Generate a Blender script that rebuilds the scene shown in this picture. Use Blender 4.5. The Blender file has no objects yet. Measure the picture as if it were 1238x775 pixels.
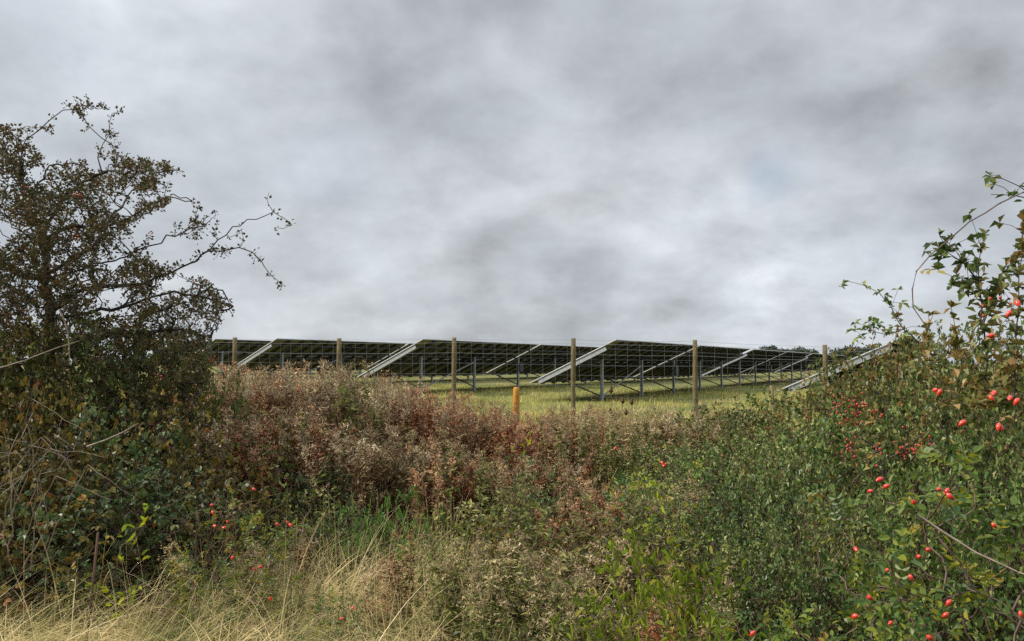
import bpy, math, random
import numpy as np

rng = np.random.default_rng(7)
random.seed(7)
SC = bpy.context.scene
COL = SC.collection
CAMZ = 1.6
F = 940.0
PITCH = math.radians(3.2)
cP, sP = math.cos(PITCH), math.sin(PITCH)


def at(x, y, Y):
    """world point on the sight line of photo pixel (x, y) at distance Y ahead"""
    cx, cz = (x - 619) / F, -(y - 387.5) / F
    wy, wz = cP - cz * sP, sP + cz * cP
    k = Y / wy
    return np.array([cx * k, Y, CAMZ + wz * k])


def xat(px, Y):
    return at(px, 440, Y)[0]


def ground(x, y):
    p = .866 * np.asarray(x, float) - .5 * np.asarray(y, float)
    h = np.interp(p, [-90, -60, -42.5, -29.8, -17.3, -6, 0, 20], [.75, .68, .36, .09, -.08, -.15, -.08, 0])
    return h + .025 * np.sin(np.asarray(x) * .9 + 1) * np.cos(np.asarray(y) * .7) * (np.abs(y) < 60)


# ------------------------------------------------------------------ materials
def mat(name):
    m = bpy.data.materials.new(name)
    m.use_nodes = True
    nt = m.node_tree
    for n in list(nt.nodes):
        if n.type != 'OUTPUT_MATERIAL':
            nt.nodes.remove(n)
    out = [n for n in nt.nodes if n.type == 'OUTPUT_MATERIAL'][0]
    b = nt.nodes.new('ShaderNodeBsdfPrincipled')
    nt.links.new(b.outputs[0], out.inputs[0])
    return m, nt, b, out


def ramp(nt, cols, src, interp='LINEAR'):
    r = nt.nodes.new('ShaderNodeValToRGB')
    e = r.color_ramp
    e.interpolation = interp
    n = len(cols)
    while len(e.elements) < n:
        e.elements.new(.5)
    for i, c in enumerate(cols):
        if len(c) == 4:
            pos, c = c[0], c[1:]
        else:
            pos = i / max(1, n - 1)
        e.elements[i].position = pos
        e.elements[i].color = (*c, 1)
    nt.links.new(src, r.inputs[0])
    return r


def leaf_mat(name, cols, rough=.55, trans=.28, spec=.35, patch=.22, patch_scale=2.2):
    m, nt, b, out = mat(name)
    def richer(c):
        l = .3 * c[0] + .6 * c[1] + .1 * c[2]
        k = 1.0 if name == 'straw' else 1.12 if name in ('fluff', 'dead_leaf', 'seed_beige') else 1.14 if name == 'haw_hedge' else 1.22
        return tuple(max(.004, l + (v - l) * k) for v in c)
    cols = [richer(c) for c in cols]
    a = nt.nodes.new('ShaderNodeAttribute'); a.attribute_name = 'rnd'
    geo = nt.nodes.new('ShaderNodeNewGeometry')
    noi = nt.nodes.new('ShaderNodeTexNoise'); noi.inputs['Scale'].default_value = patch_scale
    noi.inputs['Detail'].default_value = 3
    nt.links.new(geo.outputs['Position'], noi.inputs['Vector'])
    ma = nt.nodes.new('ShaderNodeMath'); ma.operation = 'MULTIPLY_ADD'
    nt.links.new(noi.outputs[0], ma.inputs[0]); ma.inputs[1].default_value = patch * 4
    ma.inputs[2].default_value = -patch * 2
    ad = nt.nodes.new('ShaderNodeMath'); ad.operation = 'ADD'; ad.use_clamp = True
    nt.links.new(a.outputs['Fac'], ad.inputs[0]); nt.links.new(ma.outputs[0], ad.inputs[1])
    r0 = ramp(nt, cols, ad.outputs[0])
    oi = nt.nodes.new('ShaderNodeObjectInfo')
    mr = nt.nodes.new('ShaderNodeMapRange'); mr.inputs[3].default_value = .72; mr.inputs[4].default_value = 1.35
    nt.links.new(oi.outputs['Random'], mr.inputs[0])
    r = nt.nodes.new('ShaderNodeVectorMath'); r.operation = 'SCALE'
    nt.links.new(r0.outputs[0], r.inputs[0]); nt.links.new(mr.outputs[0], r.inputs['Scale'])
    nt.links.new(r.outputs[0], b.inputs['Base Color'])
    b.inputs['Roughness'].default_value = rough
    b.inputs['Specular IOR Level'].default_value = spec
    if trans > 0:
        t = nt.nodes.new('ShaderNodeBsdfTranslucent')
        nt.links.new(r.outputs[0], t.inputs[0])
        mx = nt.nodes.new('ShaderNodeMixShader'); mx.inputs[0].default_value = trans
        nt.links.new(b.outputs[0], mx.inputs[1]); nt.links.new(t.outputs[0], mx.inputs[2])
        nt.links.new(mx.outputs[0], out.inputs[0])
    return m


def noise_mat(name, cols, scale=8, detail=6, rough=.8, metal=0, spec=.3, bump=0, stretch=(1, 1, 1), world=False):
    m, nt, b, out = mat(name)
    tc = nt.nodes.new('ShaderNodeTexCoord')
    mp = nt.nodes.new('ShaderNodeMapping'); mp.inputs['Scale'].default_value = stretch
    if world:
        g = nt.nodes.new('ShaderNodeNewGeometry'); nt.links.new(g.outputs['Position'], mp.inputs[0])
    else:
        nt.links.new(tc.outputs['Object'], mp.inputs[0])
    n = nt.nodes.new('ShaderNodeTexNoise'); n.inputs['Scale'].default_value = scale
    n.inputs['Detail'].default_value = detail; n.inputs['Roughness'].default_value = .62
    nt.links.new(mp.outputs[0], n.inputs['Vector'])
    st = nt.nodes.new('ShaderNodeMapRange'); st.inputs[1].default_value = .3; st.inputs[2].default_value = .7
    nt.links.new(n.outputs[0], st.inputs[0])
    r = ramp(nt, cols, st.outputs[0])
    nt.links.new(r.outputs[0], b.inputs['Base Color'])
    b.inputs['Roughness'].default_value = rough; b.inputs['Metallic'].default_value = metal
    b.inputs['Specular IOR Level'].default_value = spec
    if bump:
        bp = nt.nodes.new('ShaderNodeBump'); bp.inputs['Distance'].default_value = bump
        bp.inputs['Strength'].default_value = .8
        nt.links.new(n.outputs[0], bp.inputs['Height']); nt.links.new(bp.outputs[0], b.inputs['Normal'])
    return m


M = {}
M['bark_dark'] = noise_mat('bark_dark', [(.035, .028, .02), (.09, .075, .055)], 30, bump=.004)
M['twig_brown'] = noise_mat('twig_brown', [(.07, .045, .03), (.16, .11, .075)], 25)
M['twig_pale'] = noise_mat('twig_pale', [(.13, .10, .075), (.30, .25, .195)], 25)
M['cane_purple'] = noise_mat('cane_purple', [(.07, .04, .04), (.17, .11, .08)], 25, rough=.5)
M['haw_tree'] = leaf_mat('haw_tree', [(.024, .028, .012), (.045, .046, .017), (.072, .062, .024), (.10, .055, .026), (.13, .10, .035)], rough=.5)
M['haw_hedge'] = leaf_mat('haw_hedge', [(.036, .064, .02), (.075, .12, .036), (.14, .19, .062), (.27, .29, .12), (.22, .15, .065)], rough=.45, patch=.32, patch_scale=1.6)
M['haw_olive'] = leaf_mat('haw_olive', [(.045, .058, .02), (.09, .105, .034), (.16, .165, .055), (.21, .13, .055), (.32, .26, .13)], patch=.36, patch_scale=1.6)
M['bramble'] = leaf_mat('bramble', [(.035, .055, .022), (.062, .090, .036), (.10, .13, .055), (.17, .18, .06)], rough=.42, spec=.5)
M['bramble_autumn'] = leaf_mat('bramble_autumn', [(.035, .038, .016), (.08, .072, .026), (.15, .125, .042), (.25, .18, .06), (.22, .09, .04)], rough=.45)
M['weed_green'] = leaf_mat('weed_green', [(.055, .072, .024), (.12, .14, .042), (.22, .225, .085), (.42, .37, .20)], patch=.34)
M['fern_green'] = leaf_mat('fern_green', [(.07, .13, .035), (.11, .19, .055), (.18, .27, .09)])
M['lime'] = leaf_mat('lime', [(.16, .22, .04), (.27, .32, .06), (.38, .36, .06)], trans=.4)
M['dogwood'] = leaf_mat('dogwood', [(.05, .085, .02), (.11, .155, .03), (.20, .23, .055), (.36, .31, .10)], rough=.4, trans=.35)
M['rose_leaf'] = leaf_mat('rose_leaf', [(.045, .085, .03), (.09, .145, .045), (.16, .21, .06), (.28, .28, .06), (.38, .26, .08)], rough=.42, trans=.35, patch=.3, patch_scale=6)
M['dead_leaf'] = leaf_mat('dead_leaf', [(.06, .034, .020), (.125, .074, .040), (.20, .13, .070), (.32, .24, .13), (.25, .24, .08)], rough=.7, trans=.2, spec=.15)
M['dead_red'] = leaf_mat('dead_red', [(.09, .034, .022), (.18, .068, .04), (.26, .115, .065), (.34, .20, .12)], rough=.7, trans=.2, spec=.15)
M['fluff'] = leaf_mat('fluff', [(.18, .125, .075), (.34, .26, .165), (.53, .44, .30), (.74, .66, .49)], rough=.85, trans=.35, spec=.1)
M['fluff_red'] = leaf_mat('fluff_red', [(.20, .090, .052), (.35, .20, .122), (.51, .355, .235), (.68, .54, .38)], rough=.85, trans=.35, spec=.1)
M['seed_beige'] = leaf_mat('seed_beige', [(.24, .19, .10), (.40, .33, .19), (.55, .47, .30)], rough=.85, trans=.3, spec=.1)
M['straw'] = leaf_mat('straw', [(.085, .115, .03), (.20, .205, .065), (.44, .35, .15), (.66, .52, .26), (.82, .69, .41)], rough=.6, trans=.3, patch=.42, patch_scale=2.6)
M['field_blade'] = leaf_mat('field_blade', [(.10, .13, .035), (.21, .225, .065), (.34, .31, .125), (.48, .42, .20)], rough=.65, trans=.3, patch=.4, patch_scale=.5)
M['far_leaf'] = leaf_mat('far_leaf', [(.03, .045, .025), (.06, .075, .04)], patch_scale=.3)
M['hip'] = noise_mat('hip', [(.40, .018, .012), (.62, .055, .022)], 60, rough=.25, spec=.6)
M['haw_berry'] = noise_mat('haw_berry', [(.28, .02, .015), (.42, .045, .025)], 60, rough=.3, spec=.5)
M['calyx'] = noise_mat('calyx', [(.05, .035, .02), (.09, .06, .03)], 60)
M['teasel'] = leaf_mat('teasel', [(.05, .022, .014), (.10, .05, .03)], trans=0)
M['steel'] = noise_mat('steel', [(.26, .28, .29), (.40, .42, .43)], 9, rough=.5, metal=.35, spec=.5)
M['steel_shaded'] = noise_mat('steel_shaded', [(.07, .075, .08), (.14, .145, .155)], 10, rough=.6, metal=.35)  # darker copy of steel: shade under the panels is put into its colour
M['rail'] = noise_mat('rail', [(.02, .02, .022), (.04, .04, .042)], 5, rough=.6)  # near black, the rails' shadow is in the colour
M['alu'] = noise_mat('alu', [(.50, .51, .51), (.66, .67, .67)], 20, rough=.45, metal=.3)
M['glass_blue'] = noise_mat('glass_blue', [(.012, .018, .04), (.02, .03, .06)], 3, rough=.12, spec=.6)
M['backsheet'] = noise_mat('backsheet', [(.15, .14, .08), (.25, .235, .14)], 1.3, rough=.6, world=True)  # white sheet toned dark olive, underside shade painted into the colour
M['wire'] = noise_mat('wire', [(.20, .21, .22), (.32, .33, .34)], 10, rough=.5, metal=.3)
M['post_wood'] = noise_mat('post_wood', [(.045, .034, .016), (.13, .10, .05), (.23, .195, .085)], 13, rough=.85, bump=.006, stretch=(5, 5, .8))
M['marker'] = noise_mat('marker', [(.10, .045, .012), (.42, .18, .02), (.52, .32, .08)], 22, rough=.8, stretch=(3, 3, 1.3))
M['stake'] = noise_mat('stake', [(.05, .026, .018), (.11, .06, .04)], 6, stretch=(4, 4, .6))


# --------------------------------------------------------------- mesh builder
class MB:
    def __init__(s):
        s.v = []; s.n = 0; s.lp = []; s.lt = []; s.r = []; s.mi = []; s.sm = []

    def add(s, v, faces, rnd=None, mi=0, smooth=False):
        v = np.asarray(v, float).reshape(-1, 3)
        f = np.asarray(faces, int)
        s.v.append(v)
        s.lp.append((f + s.n).ravel())
        s.lt.append(np.full(len(f), f.shape[1], int))
        s.r.append(np.full(len(f), .5) if rnd is None else np.broadcast_to(rnd, len(f)))
        s.mi.append(np.full(len(f), mi, int))
        s.sm.append(np.full(len(f), smooth, bool))
        s.n += len(v)

    def box(s, a, b, mi=0):
        a = np.asarray(a, float); b = np.asarray(b, float)
        v = [[(a, b)[i][0], (a, b)[j][1], (a, b)[k][2]] for i in (0, 1) for j in (0, 1) for k in (0, 1)]
        s.add(v, [[0, 1, 3, 2], [4, 6, 7, 5], [0, 4, 5, 1], [2, 3, 7, 6], [0, 2, 6, 4], [1, 5, 7, 3]], mi=mi)

    def bar(s, p, q, w, h, up=(0, 0, 1), mi=0):
        p = np.asarray(p, float); q = np.asarray(q, float)
        d = q - p; d /= np.linalg.norm(d)
        sd = np.cross(d, up); sd /= np.linalg.norm(sd)
        u = np.cross(sd, d)
        v = [c + sd * w / 2 * i + u * h / 2 * j for c in (p, q) for i in (-1, 1) for j in (-1, 1)]
        s.add(v, [[0, 1, 3, 2], [4, 6, 7, 5], [0, 4, 5, 1], [2, 3, 7, 6], [0, 2, 6, 4], [1, 5, 7, 3]], mi=mi)

    def tubes(s, P, R, sides=3, mi=0, rnd=None, caps=False):
        """P (n,k,3) polylines, R (n,k) radii"""
        P = np.asarray(P, float); n, k, _ = P.shape
        R = np.broadcast_to(R, (n, k))
        T = np.gradient(P, axis=1)
        T /= np.linalg.norm(T, axis=2, keepdims=True) + 1e-9
        ref = np.where(np.abs(T[..., 2:3]) > .9, np.array([1., 0, 0]), np.array([0., 0, 1]))
        A = np.cross(T, ref); A /= np.linalg.norm(A, axis=2, keepdims=True) + 1e-9
        B = np.cross(T, A)
        an = np.arange(sides) * 2 * np.pi / sides
        V = P[:, :, None, :] + R[:, :, None, None] * (A[:, :, None, :] * np.cos(an)[None, None, :, None] + B[:, :, None, :] * np.sin(an)[None, None, :, None])
        base = (np.arange(n) * k * sides)[:, None, None] + (np.arange(k - 1) * sides)[None, :, None]
        i = np.arange(sides)[None, None, :]; j = (i + 1) % sides
        f = np.stack([base + i, base + j, base + j + sides, base + i + sides], -1).reshape(-1, 4)
        rr = None if rnd is None else np.repeat(rnd, (k - 1) * sides)
        s.add(V.reshape(-1, 3), f, rr, mi, smooth=True)
        if caps:
            for q in range(n):
                b0 = s.n - n * k * sides + q * k * sides
                s.lp.append(np.arange(b0 + (k - 1) * sides, b0 + k * sides)); s.lt.append(np.array([sides]))
                s.r.append(np.array([.5])); s.mi.append(np.array([mi])); s.sm.append(np.array([False]))

    def leaves(s, b, d, nrm, L, W, rnd, fold=.25, droop=.15, oval=False, mi=0):
        n = len(b)
        d = d / (np.linalg.norm(d, axis=1, keepdims=True) + 1e-9)
        sd = np.cross(d, nrm); sd /= np.linalg.norm(sd, axis=1, keepdims=True) + 1e-9
        up = np.cross(sd, d)
        L = np.broadcast_to(L, n)[:, None]; W = np.broadcast_to(W, n)[:, None]
        if not oval:
            tip = b + d * L - up * L * droop
            m = b + d * L * .45 + up * W * fold
            l = m - sd * W / 2; r = m + sd * W / 2
            V = np.stack([b, l, tip, r], 1)
            o = (np.arange(n) * 4)[:, None]
            f = np.concatenate([o + np.array([[0, 2, 1]]), o + np.array([[0, 3, 2]])], 0)
        else:
            tip = b + d * L - up * L * droop * 1.6
            m1 = b + d * L * .28; m2 = b + d * L * .66 - up * L * droop * .5
            u1 = up * W * fold
            V = np.stack([b, m1 - sd * W * .42 + u1, m2 - sd * W * .44 + u1, tip, m2 + sd * W * .44 + u1, m1 + sd * W * .42 + u1], 1)
            o = (np.arange(n) * 6)[:, None]
            f = np.concatenate([o + np.array([[0, 3, 2, 1]]), o + np.array([[0, 5, 4, 3]])], 0)
        s.add(V.reshape(-1, 3), f, np.concatenate([rnd, rnd]), mi)

    def build(s, name, mats, parent=None, at0=None):
        v = np.concatenate(s.v)
        lp = np.concatenate(s.lp); lt = np.concatenate(s.lt)
        me = bpy.data.meshes.new(name)
        me.vertices.add(len(v)); me.vertices.foreach_set('co', v.astype(np.float32).ravel())
        me.loops.add(len(lp)); me.loops.foreach_set('vertex_index', lp.astype(np.int32))
        me.polygons.add(len(lt))
        me.polygons.foreach_set('loop_start', np.concatenate([[0], np.cumsum(lt)[:-1]]).astype(np.int32))
        me.polygons.foreach_set('loop_total', lt.astype(np.int32))
        me.update(calc_edges=True)
        me.polygons.foreach_set('material_index', np.concatenate(s.mi).astype(np.int32))
        me.polygons.foreach_set('use_smooth', np.concatenate(s.sm))
        a = me.attributes.new('rnd', 'FLOAT', 'FACE')
        a.data.foreach_set('value', np.concatenate(s.r).astype(np.float32))
        for m in (mats if isinstance(mats, (list, tuple)) else [mats]):
            me.materials.append(m)
        o = bpy.data.objects.new(name, me)
        COL.objects.link(o)
        if parent is not None:
            o.parent = parent
        if at0 is not None:
            o.location = at0
        return o


def tag(o, label=None, cat=None, group=None, kind=None):
    if label: o['label'] = label
    if cat: o['category'] = cat
    if group: o['group'] = group
    if kind: o['kind'] = kind
    return o


def thing(name, label, cat, loc=(0, 0, 0), rz=0, group=None):
    o = bpy.data.objects.new(name, None); COL.objects.link(o)
    o.location = [float(c) for c in loc]; o.rotation_euler = (0, 0, rz)
    return tag(o, label, cat, group)


def dup(root, loc, rz=0, scale=(1, 1, 1), label=None, group=None, tilt=(0, 0)):
    r = root.copy(); COL.objects.link(r)
    r.location = [float(c) for c in loc]; r.rotation_euler = (tilt[0], tilt[1], rz); r.scale = scale
    if label: r['label'] = label
    if group: r['group'] = group
    for ch in list(root.children):
        c = ch.copy(); COL.objects.link(c); c.parent = r
        for g in ch.children:
            d = g.copy(); COL.objects.link(d); d.parent = c
    return r


def unit(n):
    v = rng.normal(size=(n, 3)); return v / np.linalg.norm(v, axis=1, keepdims=True)


# ------------------------------------------------------- growing woody plants
def grow(seeds, att, step=.12, jit=.25, sag=0., limit=None):
    """seeds: list of polylines (first point of the first is the root). Every attractor joins the
    nearest node by a slightly crooked twig. Returns nodes, parents, tip flags"""
    N = []; Pa = []
    for pl, par in seeds:
        prev = par if par is not None else -1
        for q in pl:
            if prev == -2:
                pass
            N.append(np.asarray(q, float)); Pa.append(prev); prev = len(N) - 1
    nodes = np.zeros((len(N) + len(att) * 12, 3)); nodes[:len(N)] = N
    par = Pa + [0] * (len(att) * 12); n = len(N)
    root = nodes[0]
    order = np.argsort(np.min(np.linalg.norm(att[:, None] - nodes[None, :n], axis=2), axis=1))
    for a in att[order]:
        d2 = nodes[:n] - a
        dist = np.sqrt((d2 ** 2).sum(1))
        cost = dist * (1 + .55 * np.clip(d2[:, 2] / (dist + 1e-6), -.6, 1))   # twigs prefer to rise
        i = int(np.argmin(cost)); L = dist[i]
        if L < .4 * step: continue
        k = int(min(11, max(1, math.ceil(L / step))))
        p0 = nodes[i].copy(); prev = i
        off = rng.normal(size=3) * L * .12 + np.array([0, 0, -sag * L])
        if n + k >= len(nodes): break
        for j in range(1, k + 1):
            t = j / k
            q = p0 + (a - p0) * t + off * math.sin(math.pi * t) + (rng.normal(size=3) * step * jit * (t < 1))
            nodes[n] = q; par[n] = prev; prev = n; n += 1
    nodes = nodes[:n]; par = np.array(par[:n])
    w = np.ones(n)
    for i in range(n - 1, 0, -1):
        if par[i] >= 0: w[par[i]] += w[i]
    return nodes, par, w


def radii(w, rtip, rmax, expo=.45):
    return np.minimum(rtip * w ** expo, rmax)


def skeleton_mesh(mb, nodes, par, r, minw=0, sides=4):
    i = np.where(par >= 0)[0]
    P = np.stack([nodes[par[i]], nodes[i]], 1)
    R = np.stack([np.minimum(r[par[i]], r[i] * 1.7), r[i]], 1)
    big = r[i] > .012
    if big.any(): mb.tubes(P[big], R[big], 7)
    mb.tubes(P[~big], R[~big], 3)


def twig_leaves(nodes, par, w, wmax, per, spread, up=.5):
    i = np.where((w <= wmax) & (par >= 0))[0]
    i = np.repeat(i, per)
    i = i[rng.random(len(i)) < .85]
    t = rng.random(len(i))[:, None]
    b = nodes[i] * t + nodes[par[i]] * (1 - t)
    ax = nodes[i] - nodes[par[i]]; ax /= np.linalg.norm(ax, axis=1, keepdims=True) + 1e-9
    u = unit(len(i))
    d = ax * .5 + u * .9 + np.array([0, 0, .15])
    nrm = unit(len(i)) * .8 + np.array([0, 0, up])
    b = b + u * spread * rng.random((len(i), 1))
    return b, d, nrm


def compound(b, d, nrm, L, kind='pinnate', pairs=3, leaf=.028):
    """expand leaf positions into leaflets"""
    d = d / np.linalg.norm(d, axis=1, keepdims=True)
    sd = np.cross(d, nrm); sd /= np.linalg.norm(sd, axis=1, keepdims=True) + 1e-9
    up = np.cross(sd, d)
    B, D, Nn, S, idx = [], [], [], [], []
    n = len(b); L = np.broadcast_to(L, n)[:, None]
    if kind == 'pinnate':
        for k in range(pairs):
            t = .35 + .6 * k / pairs
            p = b + d * L * t - up * L * .25 * t * t
            for s in (-1, 1):
                B.append(p); D.append(sd * s + d * .55 - up * .12); Nn.append(up + sd * s * .2); S.append(np.full(n, .82 + .1 * k)); idx.append(np.arange(n))
        B.append(b + d * L - up * L * .25); D.append(d - up * .3); Nn.append(up); S.append(np.full(n, 1.1)); idx.append(np.arange(n))
    else:
        p = b + d * L
        for s in (-1, 0, 1):
            B.append(p); D.append(sd * s + d * (.35 if s else 1) - up * .2); Nn.append(up); S.append(np.full(n, .9 if s else 1.1)); idx.append(np.arange(n))
    return np.concatenate(B), np.concatenate(D), np.concatenate(Nn), np.concatenate(S), np.concatenate(idx)


def lay_leaves(mb, style, b, d, nrm, rnd, mi=0):
    n = len(b)
    if style == 'haw':
        L = rng.uniform(.022, .052, n); mb.leaves(b, d, nrm, L, L * rng.uniform(.55, .85, n), rnd, mi=mi)
    elif style == 'tree':
        L = rng.uniform(.015, .034, n); mb.leaves(b, d, nrm, L, L * .75, rnd, mi=mi)
    elif style == 'bramble':
        B, D, N2, S, ix = compound(b, d, nrm, rng.uniform(.03, .06, n), 'tri')
        L = S * rng.uniform(.024, .05, n)[ix]
        mb.leaves(B, D, N2, L, L * .68, np.clip(rnd[ix] + rng.normal(0, .05, len(ix)), 0, 1), fold=.12, droop=.2, oval=True, mi=mi)
    elif style == 'rose':
        B, D, N2, S, ix = compound(b, d, nrm, rng.uniform(.045, .075, n), 'pinnate', 2)
        L = S * rng.uniform(.019, .028, n)[ix]
        mb.leaves(B, D, N2, L, L * .6, np.clip(rnd[ix] + rng.normal(0, .04, len(ix)), 0, 1), fold=.15, droop=.12, oval=True, mi=mi)
    elif style == 'long':
        L = rng.uniform(.04, .075, n); mb.leaves(b, d, nrm, L, L * .38, rnd, fold=.2, droop=.25, oval=True, mi=mi)
    elif style == 'fern':
        B, D, N2, S, ix = compound(b, d, nrm, rng.uniform(.05, .10, n), 'pinnate', 4)
        L = S * rng.uniform(.016, .03, n)[ix]
        mb.leaves(B, D, N2, L, L * .5, rnd[ix], mi=mi)
    elif style == 'weed':
        L = rng.uniform(.02, .05, n); mb.leaves(b, d, nrm, L, L * .42, rnd, droop=.3, mi=mi)


def shrub(name, label, cat, H, Rad, natt, style, leafmat, twigmat='twig_brown', per=3, stems=5, shape='dome',
          rtip=.0012, wmax=6, bias=0., rmax=.02, step=.09, group=None, spread=.02, loc=(0, 0, -50), up=.5, twig_name='branches'):
    t = thing(name, label, cat, loc, 0, group)
    u = unit(natt * 3)
    rr = rng.random(len(u)) ** .42
    a = u * rr[:, None] * np.array([Rad, Rad, H * .55]); a[:, 2] += H * .5
    a *= (1 + .18 * np.sin(5 * np.arctan2(u[:, 1], u[:, 0]) + rng.random() * 6))[:, None] ** np.array([1, 1, .4])
    if shape == 'upright':
        a[:, :2] *= (.35 + .75 * np.clip(a[:, 2:3] / H, 0, 1))
    a = a[a[:, 2] > H * .08][:natt]
    seeds = [([(0, 0, 0), (0, 0, .04)], None)]
    k = 2
    for s_ in range(stems):
        an = s_ * 6.28 / stems + rng.random(); l = Rad * .3
        pts = [(math.cos(an) * l * t_, math.sin(an) * l * t_, .04 + H * .5 * t_) for t_ in (.2, .5, .8, 1.)]
        seeds.append((pts, 1))
    nodes, par, w = grow(seeds, a, step=step, sag=.0, jit=.25 if step > .06 else .12)
    mb = MB(); skeleton_mesh(mb, nodes, par, radii(w, rtip, rmax))
    mb.build(twig_name, M[twigmat], t)
    b, d, nn = twig_leaves(nodes, par, w, wmax, per, spread, up)
    # clumps of light and dark follow the noise in the leaf material; rnd keeps single leaves apart
    mb = MB(); lay_leaves(mb, style, b, d, nn, np.clip(rng.beta(2, 2.6, len(b)) + bias, 0, 1))
    mb.build('foliage', M[leafmat], t)
    return t


def clear(o):
    for c in list(o.children):
        for g in list(c.children): bpy.data.objects.remove(g)
        bpy.data.objects.remove(c)
    bpy.data.objects.remove(o)


# ---------------------------------------------------------------- rose hips
def hip_mesh():
    mb = MB()
    zs = np.linspace(0, 1, 9); prof = np.array([.12, .55, .85, .98, 1, .93, .78, .52, .28])
    S = 10; an = np.arange(S) * 2 * np.pi / S
    V = np.stack([prof[:, None] * np.cos(an) * .0075, prof[:, None] * np.sin(an) * .0075, np.repeat(-zs[:, None] * .024, S, 1)], -1).reshape(-1, 3)
    f = [[i * S + j, i * S + (j + 1) % S, (i + 1) * S + (j + 1) % S, (i + 1) * S + j] for i in range(8) for j in range(S)]
    mb.add(V, f, smooth=True)
    mb.add(V[-S:], [list(range(S))])
    k = 5; an = np.arange(k) * 2 * np.pi / k
    d = np.stack([np.cos(an) * .8, np.sin(an) * .8, -np.ones(k)], 1)
    mb.leaves(np.tile([[0, 0, -.0235]], (k, 1)), d, np.tile([[0, 0, 1.]], (k, 1)), .007, .002, np.full(k, .5), mi=1)
    mb.tubes(np.array([[[0, 0, .022], [.002, 0, .01], [0, 0, 0]]]), .0009, 4, mi=2)
    o = mb.build('rosehip', [M['hip'], M['calyx'], M['twig_brown']])
    me = o.data; bpy.data.objects.remove(o)
    return me


HIP = hip_mesh()


def add_hips(parent, pts, s=1.0):
    for p in pts:
        o = bpy.data.objects.new('rosehip', HIP); COL.objects.link(o); o.parent = parent
        o.location = [float(c) for c in p]
        o.rotation_euler = (rng.uniform(-1.4, 1.4), rng.uniform(-1.4, 1.4), rng.uniform(0, 6))
        k = s * rng.uniform(.85, 1.15); o.scale = (k, k, k * rng.uniform(.8, 1.15))


# ==================================================================== GROUND
def make_ground():
    mb = MB()
    xs = np.concatenate([[-1500, -700, -300, -150], np.arange(-80, 81, 2.), [150, 300, 700, 1500]])
    ys = np.concatenate([[-60, -20], np.arange(-6, 100, 2.), [130, 180, 300, 600, 1200, 3000]])
    X, Y = np.meshgrid(xs, ys, indexing='ij')
    V = np.stack([X, Y, ground(X, Y)], -1).reshape(-1, 3)
    n = len(ys)
    f = [[i * n + j, (i + 1) * n + j, (i + 1) * n + j + 1, i * n + j + 1] for i in range(len(xs) - 1) for j in range(n - 1)]
    mb.add(V, f, smooth=True)
    m, nt, b, out = mat('meadow_ground')
    g = nt.nodes.new('ShaderNodeNewGeometry')
    n1 = nt.nodes.new('ShaderNodeTexNoise'); n1.inputs['Scale'].default_value = .35; n1.inputs['Detail'].default_value = 8
    n2 = nt.nodes.new('ShaderNodeTexNoise'); n2.inputs['Scale'].default_value = 14; n2.inputs['Detail'].default_value = 6
    for q in (n1, n2): nt.links.new(g.outputs['Position'], q.inputs['Vector'])
    r1 = ramp(nt, [(.30, .10, .12, .04), (.5, .16, .165, .06), (.68, .26, .225, .11)], n1.outputs[0])
    r2 = ramp(nt, [(.3, .55, .55, .5), (.7, 1.25, 1.2, 1.1)], n2.outputs[0])
    mx = nt.nodes.new('ShaderNodeMix'); mx.data_type = 'RGBA'; mx.blend_type = 'MULTIPLY'; mx.inputs[0].default_value = 1
    nt.links.new(r1.outputs[0], mx.inputs[6]); nt.links.new(r2.outputs[0], mx.inputs[7])
    # leaf litter and bare soil in the hedgerow strip
    sep = nt.nodes.new('ShaderNodeSeparateXYZ'); nt.links.new(g.outputs['Position'], sep.inputs[0])
    mr = nt.nodes.new('ShaderNodeMapRange'); mr.inputs[1].default_value = 10; mr.inputs[2].default_value = 13
    nt.links.new(sep.outputs['Y'], mr.inputs[0])
    r3 = ramp(nt, [(.3, .03, .022, .014), (.7, .09, .07, .04)], n2.outputs[0])
    m2 = nt.nodes.new('ShaderNodeMix'); m2.data_type = 'RGBA'
    nt.links.new(mr.outputs[0], m2.inputs[0]); nt.links.new(r3.outputs[0], m2.inputs[6]); nt.links.new(mx.outputs[2], m2.inputs[7])
    nt.links.new(m2.outputs[2], b.inputs['Base Color']); b.inputs['Roughness'].default_value = .95
    b.inputs['Specular IOR Level'].default_value = .1
    bp = nt.nodes.new('ShaderNodeBump'); bp.inputs['Distance'].default_value = .08
    nt.links.new(n2.outputs[0], bp.inputs['Height']); nt.links.new(bp.outputs[0], b.inputs['Normal'])
    o = mb.build('ground', m); tag(o, kind='structure', label='rough pasture under the solar tables and the hedgerow')


make_ground()

# ============================================================== SOLAR TABLES
R_ = 4.3; Z0 = .85; DZ = 1.95; LEN = 24.9; NC = 22
SL = math.hypot(R_, DZ); SA = math.atan2(DZ, R_)


def S(x, t, off=0.):
    """point on the table plane: x along the row, t 0..1 up the slope, off below (negative) the plane"""
    return np.array([x, -(R_ * t) + math.sin(SA) * off, Z0 + DZ * t + math.cos(SA) * off])


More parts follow.
